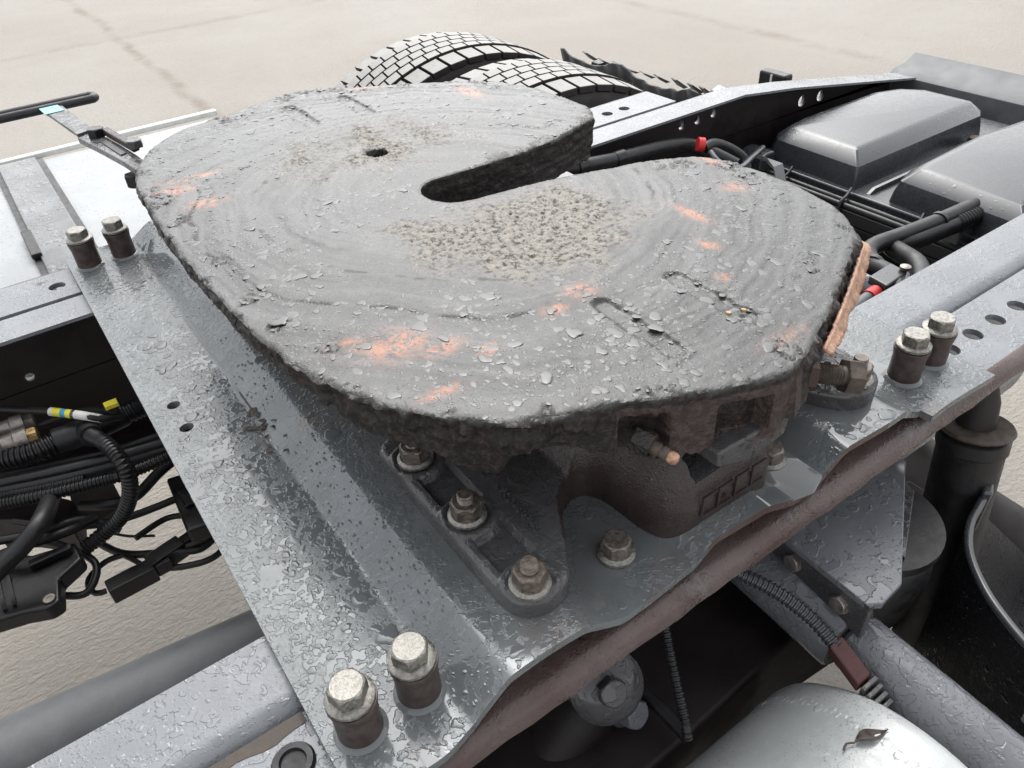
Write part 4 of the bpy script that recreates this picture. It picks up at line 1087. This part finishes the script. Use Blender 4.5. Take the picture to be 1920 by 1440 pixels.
MB().loft([[(.87, .18, z), (.925, .185, z), (.93, .215, z), (.875, .212, z)] for z in (-.098, -.085)]).build('clip', 'cover_grey', h, 30, .003)
MB().frame([(.006, 0), (.0075, .002), (.0075, .006), (.003, .008)], (.925, .190, -.085), (0, 0, 1), 14).build('clip_stud', 'nickel', h, 40)
h = thing('yellow_connector', 'black plug with a yellow tab peeping out behind the orange strip', 'connector', (.84, .22, -.12))
MB().box((.805, .205, -.125), (.862, .232, -.100)).build('plug_body', 'black_plastic', h, 30, .004)
MB().box((.812, .212, -.0998), (.855, .230, -.094)).build('tab', 'yellow_paint', h, 30, .003)
h = one('wiring_loom', MB().tube(T['far_a'], .0125, 14), 'black_rubber', 'taped black wiring loom lying along the far rail behind the horn', 'wiring loom', smooth=60)
for i in (1, 2): MB().tube([Vector(T['far_a'][i]) - Vector((.01, 0, 0)), Vector(T['far_a'][i]) + Vector((.01, 0, 0))], .0145, 12).build('tape', 'black_plastic', h, 40)
MB().tube([(.992, .652, -.052), (1.002, .646, -.054)], .0125, 14).build('red_clip', 'red_paint', h, 40)
one('looped_cable', MB().tube(T['far_b'], .010, 12), 'black_rubber', 'black cable loop beside the red clip at the far rail', 'cable', smooth=60)
one('looped_cable', MB().tube(T['far_c'], .0055, 10), 'cover_grey', 'thin grey cable curling up to the small metal strap', 'cable', smooth=60)

# ================================================================== LEFT: HARNESS BETWEEN THE RAILS
h = thing('corrugated_conduit', 'thick ribbed black conduit with a smooth tee, left edge of the picture', 'conduit', (-.1, .63, -.13))
MB().tube(T['main_a'], .0135, 18, .07, .0056).build('ribbed_pipe', 'black_plastic', h, 30)
MB().tube(T['tee'], .0165, 18).build('tee_sleeve', 'black_rubber', h, 50)
MB().tube(T['main_b'], .0130, 18, .07, .0056).build('ribbed_pipe', 'black_plastic', h, 30)
MB().tube([(-.086, .630, -.125), (-.084, .600, -.118)], .0135, 18).build('tee_collar', 'black_rubber', h, 50)
MB().tube([(-.050, .620, -.118), (-.046, .640, -.112), (-.043, .660, -.120), (-.044, .664, -.14)], .003, 8).build('cable_tie', 'black_plastic', h, 50)
one('branch_conduit', MB().tube(T['branch'], .0088, 16, .08, .0048), 'black_plastic', 'ribbed black conduit curving down from the smooth tee', 'conduit', smooth=30)
for k, r, lb_ in (('cab1', .0055, 'smooth black cable right below the thick ribbed conduit, uppermost of three'), ('cab2', .0062, 'smooth black cable below the thick ribbed conduit, middle of three'), ('cab3', .0085, 'thickest smooth black cable below the ribbed conduit, lowest of three')):
    one('black_cable', MB().tube(T[k], r, 12), 'black_rubber', lb_, 'cable', 'cables at the left edge', smooth=60)
one('thin_conduit', MB().tube(T['thin1'], .0072, 14, .08, .0042), 'black_plastic', 'thin finely ribbed black conduit under the smooth cables, lower one', 'conduit', 'thin ribbed conduits', smooth=30)
one('thin_conduit', MB().tube(T['thin2'], .0058, 14, .08, .0042), 'black_plastic', 'short thin ribbed black conduit under the smooth cables, upper one', 'conduit', 'thin ribbed conduits', smooth=30)
one('rubber_hose', MB().tube(T['hose4'], .0105, 16), 'black_rubber', 'smooth black hose curving down to the left edge below the ribbed conduits', 'hose', smooth=60)
h = one('labelled_cable', MB().tube(T['labelcab'], .0045, 12), 'black_rubber', 'black cable wrapped in a white label with yellow and blue bands', 'cable', smooth=60)
A0, A1, A2 = Vector((-.114, .656, -.1)), Vector((-.086, .625, -.1)), Vector((-.067, .616, -.11))
lp = spline([A0, A1, A2], .002); nL = len(lp)
for f0, f1, mt in ((0, .16, 'white_label'), (.16, .30, 'yellow_paint'), (.30, .40, 'blue_label'), (.40, .50, 'yellow_paint'), (.50, .58, 'cover_grey'), (.58, 1, 'white_label')):
    seg = lp[int(f0 * (nL - 1)):int(f1 * (nL - 1)) + 1]
    if len(seg) > 1:
        q_ = MB(); q_.loft([[tuple(p_ + Vector((math.cos(a) * .0 , 0, 0)) + (Vector((.7, .7, 0)) * math.cos(a) + Vector((0, 0, 1)) * math.sin(a)) * .0056) for a in [2 * math.pi * k / 12 for k in range(12)]] for p_ in seg])
        q_.build('label_band', mt, h, 60)
one('black_cable', MB().tube(T['labelcab2'], .0048, 12), 'black_rubber', 'black cable passing behind the labelled one', 'cable', smooth=60)
one('yellow_tag', MB().box((-.058, .618, -.104), (-.042, .630, -.098)), 'yellow_paint', 'tiny yellow clip at the end of the labelled cable', 'tag', smooth=None, bevel=.001)
for i, (y, z, mt, lb_) in enumerate(((.688, -.12, 'nickel', 'dull metal air fitting at the left edge, upper one of two'), (.648, -.115, 'nickel', 'dull metal air fitting at the left edge, lower one of two'))):
    h = thing('air_fitting', lb_, 'fitting', (-.17, y, z), 'air fittings')
    MB().frame([(.011, 0), (.0125, .004), (.0125, .035), (.010, .038), (.010, .05), (.012, .052), (.012, .066)], (-.212, y + .006, z), (1, -.12, 0), 22).build('fitting_body', mt, h, 35)
    MB().hexa((-.148, y - .002, z), (1, -.12, 0), .0095, .012).build('fitting_nut', 'brass' if i else mt, h, 25)
h = thing('valve_block', 'black valve housing with a rounded bottom at the left edge', 'valve', (-.2, .5, -.25))
vp_ = [(-.251, .60), (-.193, .541), (-.148, .531), (-.146, .499), (-.174, .483), (-.179, .45), (-.192, .447), (-.217, .458), (-.267, .471)]
MB().prism(vp_, -.222, -.20).build('housing', 'black_plastic', h, 35, .004)
for k in range(5): MB().box((-.262 + k * .010, .47, -.1998), (-.2585 + k * .010, .52, -.196)).build('rib', 'black_plastic', h, 30)
MB().frame([(.006, 0), (.0062, .002), (.003, .002), (.0025, .001)], (-.188, .458, -.1995), (0, 0, 1), 16).build('screw', 'nickel', h, 30)
MB().box((-.197, .512, -.1998), (-.152, .522, -.190)).build('ridge', 'black_plastic', h, 30, .002)
one('grey_panel', MB().prism([(-.142, .678), (-.089, .658), (-.087, .607), (-.121, .595), (-.144, .631)], -.246, -.24), 'box_grey', 'dull grey-brown panel seen between the ribbed conduits', 'panel', smooth=None, bevel=.001)
one('red_housing', MB().prism([(-.235, .669), (-.198, .641), (-.150, .59), (-.14, .641), (-.17, .68)], -.28, -.225), 'web_dark', 'dark red-brown housing behind the black hose at the left', 'housing', smooth=None, bevel=.003)
h = thing('junction_box', 'black box half under the mounting plate edge on the left', 'box', (-.03, .52, -.25))
MB().prism([(-.030, .584), (.03, .572), (.022, .464), (-.036, .474)], -.235, -.21).build('box_body', 'black_plastic', h, 30, .004)
MB().box((-.025, .51, -.2095), (.005, .545, -.204)).build('box_lid', 'black_plastic', h, 30, .003)
for k, r, lb_ in (('wire1', .0050, 'black cable sweeping over the bright ground to the plate edge'), ('wire2', .0042, 'lower black cable running from the plug up to the plate edge'), ('wire3', .0035, 'short black wire crossing down to the lower plug'), ('wire4', .0036, 'black wire loop hanging left of the lower plug'), ('wire6', .0018, 'very thin black wire above the sweeping cable')):
    one('loose_wire', MB().tube(T[k], r, 10), 'black_rubber', lb_, 'wire', smooth=60)
for (x, y, z, a, ln, lb_) in ((-.067, .505, -.262, .25, .045, 'black square plug lying over the bright ground'), (-.112, .492, -.262, .05, .055, 'black long plug at the end of the wire loop')):
    h = thing('cable_plug', lb_, 'plug', (x, y, z))
    c_, s_ = math.cos(a), math.sin(a)
    def rp(u, v): return (x + u * c_ - v * s_, y + u * s_ + v * c_)
    MB().prism([rp(-ln / 2, -.011), rp(ln / 2, -.011), rp(ln / 2, .011), rp(-ln / 2, .011)], z - .012, z + .012).build('plug_body', 'black_plastic', h, 30, .002)
    MB().prism([rp(ln / 2, -.008), rp(ln / 2 + .02, -.008), rp(ln / 2 + .02, .008), rp(ln / 2, .008)], z - .009, z + .009).build('plug_nose', 'black_plastic', h, 30, .002)
    MB().prism([rp(-.008, .0112), rp(.008, .0112), rp(.008, .015), rp(-.008, .015)], z - .006, z + .008).build('latch', 'black_plastic', h, 30, .001)
for pts_, r_, lb_ in (([(-.20, .60, -.19), (-.16, .57, -.20), (-.11, .555, -.215), (-.05, .55, -.22), (.02, .55, -.22)], .0048, 'black cable behind the branch conduit, running to the plate edge'),
                      ([(-.09, .53, -.235), (-.05, .545, -.24), (-.02, .53, -.24), (.02, .505, -.24)], .004, 'black cable curving just above the square plug'),
                      ([(-.23, .57, -.18), (-.18, .555, -.185), (-.13, .56, -.20), (-.10, .545, -.225)], .0055, 'black cable tucked under the thin ribbed conduits'),
                      ([(-.23, .545, -.185), (-.19, .53, -.175), (-.15, .535, -.185), (-.12, .555, -.20)], .006, 'black cable lying over the valve housing'),
                      ([(-.21, .585, -.20), (-.17, .56, -.215), (-.14, .52, -.235), (-.16, .49, -.245), (-.19, .50, -.235)], .0045, 'black cable looping behind the valve housing'),
                      ([(-.13, .60, -.21), (-.10, .575, -.205), (-.07, .575, -.21), (-.03, .59, -.20), (.02, .60, -.19)], .007, 'thick black cable above the junction box running to the plate edge'),
                      ([(-.06, .50, -.255), (-.03, .49, -.262), (.0, .497, -.258), (.03, .50, -.25)], .0045, 'short black cable from the square plug to the plate edge')):
    one('loose_wire', MB().tube(pts_, r_, 10), 'black_rubber', lb_, 'wire', smooth=60)
one('propeller_shaft', MB().frame([(.047, 0), (.047, 1.25), (.055, 1.26), (.055, 1.30)], (-.55, .330, -.225), (1, -.055, -.07), 48), 'shaft_grey', 'thick grey propeller shaft running beside the near rail at lower left', 'shaft', smooth=50)

# ================================================================== RIGHT FOREGROUND, OUTSIDE THE NEAR RAIL
h = thing('suspension_bracket', 'wet grey triangular bracket with two bolts bolted under the near rail', 'bracket', (.5, -.03, -.12))
gp_ = [(.425, .036), (.600, .036), (.604, -.025), (.462, -.113), (.430, -.116), (.418, -.108)]
MB().prism(gp_, -.108, -.100).build('top_plate', 'tube_grey', h, 35, .0015)
MB().loft([[(.432, .03, z), (.438, .03, z), (.4235, -.113, z), (.4175, -.112, z)] for z in (-.145, -.1005)]).build('side_flange', 'cast_grey', h, 35, .001)
for y in (-.030, -.086):
    MB().hexa((.4265 + (y + .03) * .10, y, -.124), (-1, .08, .1), .0095, .007).build('bolt_head', 'nickel', h, 25)
    MB().frame([(.0110, 0), (.0112, .0015), (.009, .002)], (.4285 + (y + .03) * .10, y, -.124), (-1, .08, .1), 20).build('washer', 'nickel', h, 30)
h = thing('cross_tube', 'wet grey transverse tube running from the near rail to the lower right', 'tube', (.43, -.15, -.18))
MB().frame([(.030, 0), (.036, .006), (.0365, .125), (.034, .128)], (.437, .03, -.172), (-.03, -1, -.02), 40).build('outer_sleeve', 'tube_grey', h, 40)
MB().frame([(.026, 0), (.0295, .004), (.030, .20), (.029, .36)], (.434, -.101, -.174), (-.03, -1, -.02), 40).build('inner_tube', 'tube_grey', h, 40)
h = thing('air_spring', 'dark round air spring behind the triangular bracket', 'air spring', (.53, -.04, -.2))
MB().frame([(.055, 0), (.062, .03), (.066, .07), (.062, .10), (.058, .104), (.066, .108), (.066, .118)], (.525, -.045, -.235), (0, 0, 1), 40).build('bellows', 'black_rubber', h, 40)
MB().prism([(.50, -.095), (.585, -.05), (.60, .0), (.52, .02)], -.1165, -.1115).build('cap_plate', 'cast_grey', h, 30, .001)
h = thing('shock_absorber', 'black upright shock absorber with a dull metal cap at the right edge', 'shock absorber', (.70, -.05, -.4))
MB().frame([(.034, 0), (.034, .30), (.036, .302), (.036, .316), (.030, .320)], (.665, -.092, -.41), (.10, .15, 1), 36).build('dust_tube', 'black_rubber', h, 40)
MB().frame([(.036, .0), (.038, .003), (.036, .006)], (.6967, -.0447, -.0935), (.10, .15, 1), 36).build('cap_ring', 'mud_brown', h, 40)
MB().frame([(.020, 0), (.018, .03), (.012, .05)], (.699, -.042, -.09), (.10, .15, 1), 24).build('rod_eye', 'web_dark', h, 40)
# wheel-arch wall with a pale moulded rim
h = thing('mudguard', 'wet black plastic mudguard wall with a pale rim at the right edge', 'mudguard', (.6, -.15, -.5))
rim = [(.720, -.070, -.150), (.685, -.082, -.150), (.645, -.092, -.150), (.613, -.102, -.150), (.588, -.118, -.150), (.569, -.136, -.150), (.553, -.158, -.150), (.542, -.177, -.150), (.530, -.203, -.150), (.522, -.24, -.150), (.520, -.30, -.150)]
RS = spline(rim, .01)
rings = []
for q in RS:
    z = q.z
    rings.append([(q.x, q.y, z), (q.x - .002, q.y, z - .03), (q.x - .004, q.y - .002, z - .20), (q.x - .006, q.y - .004, z - .50), (q.x + .004, q.y - .004, z - .50), (q.x + .004, q.y, z)])
MB().loft(rings).build('wall', 'fender_black', h, 50)
MB().tube([q + Vector((.001, 0, .001)) for q in RS[::3]], .0042, 10).build('moulded_rim', 'cover_grey', h, 60)
rings = [[(q.x + .006, q.y + .004, -.16), (q.x + .05, q.y + .0, -.26), (q.x + .20, q.y - .03, -.42), (q.x + .42, q.y - .06, -.52), (q.x + .42, q.y - .06, -.53), (q.x + .19, q.y - .03, -.43), (q.x + .045, q.y, -.27), (q.x + .005, q.y + .004, -.165)] for q in RS]
MB().loft(rings).build('inner_liner', 'fender_black', h, 50)
MB().loft([[(.665, -.085, z), (.70, -.066, z), (.715, -.072, z), (.672, -.093, z)] for z in (-.2, -.138)]).build('rim_hook', 'cover_grey', h, 30, .003)
MB().prism([(.47, -.235), (.56, -.225), (.56, -.40), (.43, -.40)], -.165, -.155).build('step_plate', 'tube_grey', h, 30, .002)

h = thing('air_reservoir', 'pale silver cylindrical air tank with a ridged weld at the bottom right', 'tank', (.2, -.215, -.3))
R_ = .147
MB().frame([(R_ * .5, -.5), (R_, -.45), (R_, .3385), (R_ * 1.004, .3405), (R_ * 1.008, .346), (R_ * 1.004, .3515), (R_ * 1.003, .354), (R_ * 1.003, .368), (R_ * .99, .376), (R_ * .95, .383), (R_ * .86, .390), (R_ * .6, .397), (R_ * .2, .400)], (0, -.215, -.281), (1, 0, 0), 96).build('shell', 'silver_tank', h, 40)
wb = MB()
for k in range(70):
    a = R(20 + k * 2.4); c = Vector((.346 + .0012 * math.sin(k * 2.1) + .0008 * math.sin(k * 5.3), -.215 + R_ * math.cos(a), -.281 + R_ * math.sin(a)))
    nrm = Vector((0, math.cos(a), math.sin(a))); tg = Vector((0, -math.sin(a), math.cos(a)))
    rg_ = []
    for j in range(8):
        b = 2 * math.pi * j / 8; rg_.append(c + Vector((1, 0, 0)) * .0062 * math.cos(b) + tg * .0046 * math.sin(b))
    wb.loft([[tuple(p_ - nrm * .001) for p_ in rg_], [tuple(c + (p_ - c) * .75 + nrm * (.0006 + .0004 * math.sin(k * 3.7)) + tg * .0012) for p_ in rg_], [tuple(c + (p_ - c) * .3 + nrm * .0012 + tg * .0016) for p_ in rg_]], False, True)
wb.build('weld_bead', 'silver_tank', h, 60)
lf = MB(); base = Vector((.328, -.1705, -.1395))
ax1 = Vector((.030, -.010, .0)); nv = Vector((0, .3, 1)).normalized(); sd1 = ax1.cross(nv).normalized()
pv = []
for i in range(9):
    u = i / 8; w = .0058 * math.sin(math.pi * min(1, u * 1.08)) ** .8
    for k in (-1, 0, 1): pv.append(base + ax1 * u + sd1 * w * k + nv * (.002 + .0035 * abs(k) * math.sin(math.pi * u) + .002 * math.sin(u * 7)))
lf.add(pv, [(i * 3 + k, i * 3 + k + 3, i * 3 + k + 4, i * 3 + k + 1) for i in range(8) for k in (0, 1)])
lo = one('dry_leaf', lf, 'leaf_dark', 'curled dark dead leaf lying on the silver air tank', 'leaf', smooth=60)
sd_ = lo.modifiers.new('thick', 'SOLIDIFY'); sd_.thickness = .0008
MB().tube([base + nv * .002, base + Vector((-.006, .004, .002)), base + Vector((-.012, .002, .0012))], .0009, 6).build('stalk', 'leaf_dark', lo, 60)

h = thing('ribbed_hose', 'ribbed dark hose with a red-brown plug running under the near rail', 'hose', (.37, -.06, -.11))
MB().tube(T['lowhose'], .0062, 14, .10, .0044).build('ribbed_pipe', 'cover_grey', h, 30)
d_ = (Vector((.374, -.144, -.13)) - Vector((.378, -.113, -.12)))
MB().loft([[tuple(Vector(c) + Vector(o)) for o in ((-.009, 0, -.006), (.009, 0, -.006), (.009, 0, .006), (-.009, 0, .006))] for c in ((.392, -.104, -.140), (.390, -.139, -.155))]).build('plug', 'red_brown', h, 30, .002)
for k in range(4):
    c = Vector((.392, -.143 - k * .006, -.158 - k * .004)); MB().box(c - Vector((.010, .0022, .007)), c + Vector((.010, .0022, .007))).build('connector_rib', 'cast_grey', h, 30, .001)
h = thing('bolted_joint', 'dark cast joint with hexagon bolts in the gap below the near rail', 'joint', (.21, -.02, -.15))
MB().frame([(.030, -.02), (.034, -.015), (.034, .03), (.028, .036), (.016, .04)], (.214, .012, -.165), (-.25, -.75, .6), 30).build('casting', 'cast_grey', h, 40)
MB().hexa((.205, -.014, -.142), (-.25, -.75, .6), .013, .016).build('bolt_head', 'cast_grey', h, 25)
MB().hexa((.205, .008, -.098), (-.25, -.75, .6), .013, .018).build('bolt_head', 'cast_grey', h, 25)
MB().frame([(.017, 0), (.018, .002), (.016, .005)], (.226, -.012, -.199), (.1, -.9, .45), 24).build('washer', 'cast_grey', h, 40)
MB().hexa((.2265, -.017, -.1965), (.1, -.9, .45), .014, .016).build('bolt_head', 'tube_grey', h, 25)
MB().frame([(.036, 0), (.040, .03), (.030, .08), (.035, .16)], (.225, .03, -.22), (-.75, -.2, -.35), 30).build('arm', 'web_dark', h, 40)
h = thing('leaf_spring_arm', 'black suspension arm widened to darken the gap below the near rail', 'suspension arm', (.3, .0, -.35))  # arm widened and raised to close the gap and add darkness under the rail
MB().loft([[(x, y0, z0), (x, y1, z0), (x, y1, z1), (x, y0, z1)] for x, y0, y1, z0, z1 in ((.02, -.06, .0415, -.30, -.225), (.12, -.065, .0415, -.32, -.225), (.26, -.06, .0415, -.34, -.225), (.45, -.05, .0415, -.36, -.225), (.8, -.05, .0415, -.45, -.30))]).build('arm_body', 'web_dark', h, 40, .006)
one('dangling_cable', MB().tube(T['dropcable'], .0042, 12, .09, .004), 'black_plastic', 'thin ribbed black cable hanging in the gap below the near rail', 'cable', smooth=30)
one('dangling_cable', MB().tube(T['dropcable2'], .0065, 12), 'black_rubber', 'short smooth black hose meeting the hanging ribbed cable', 'hose', smooth=60)
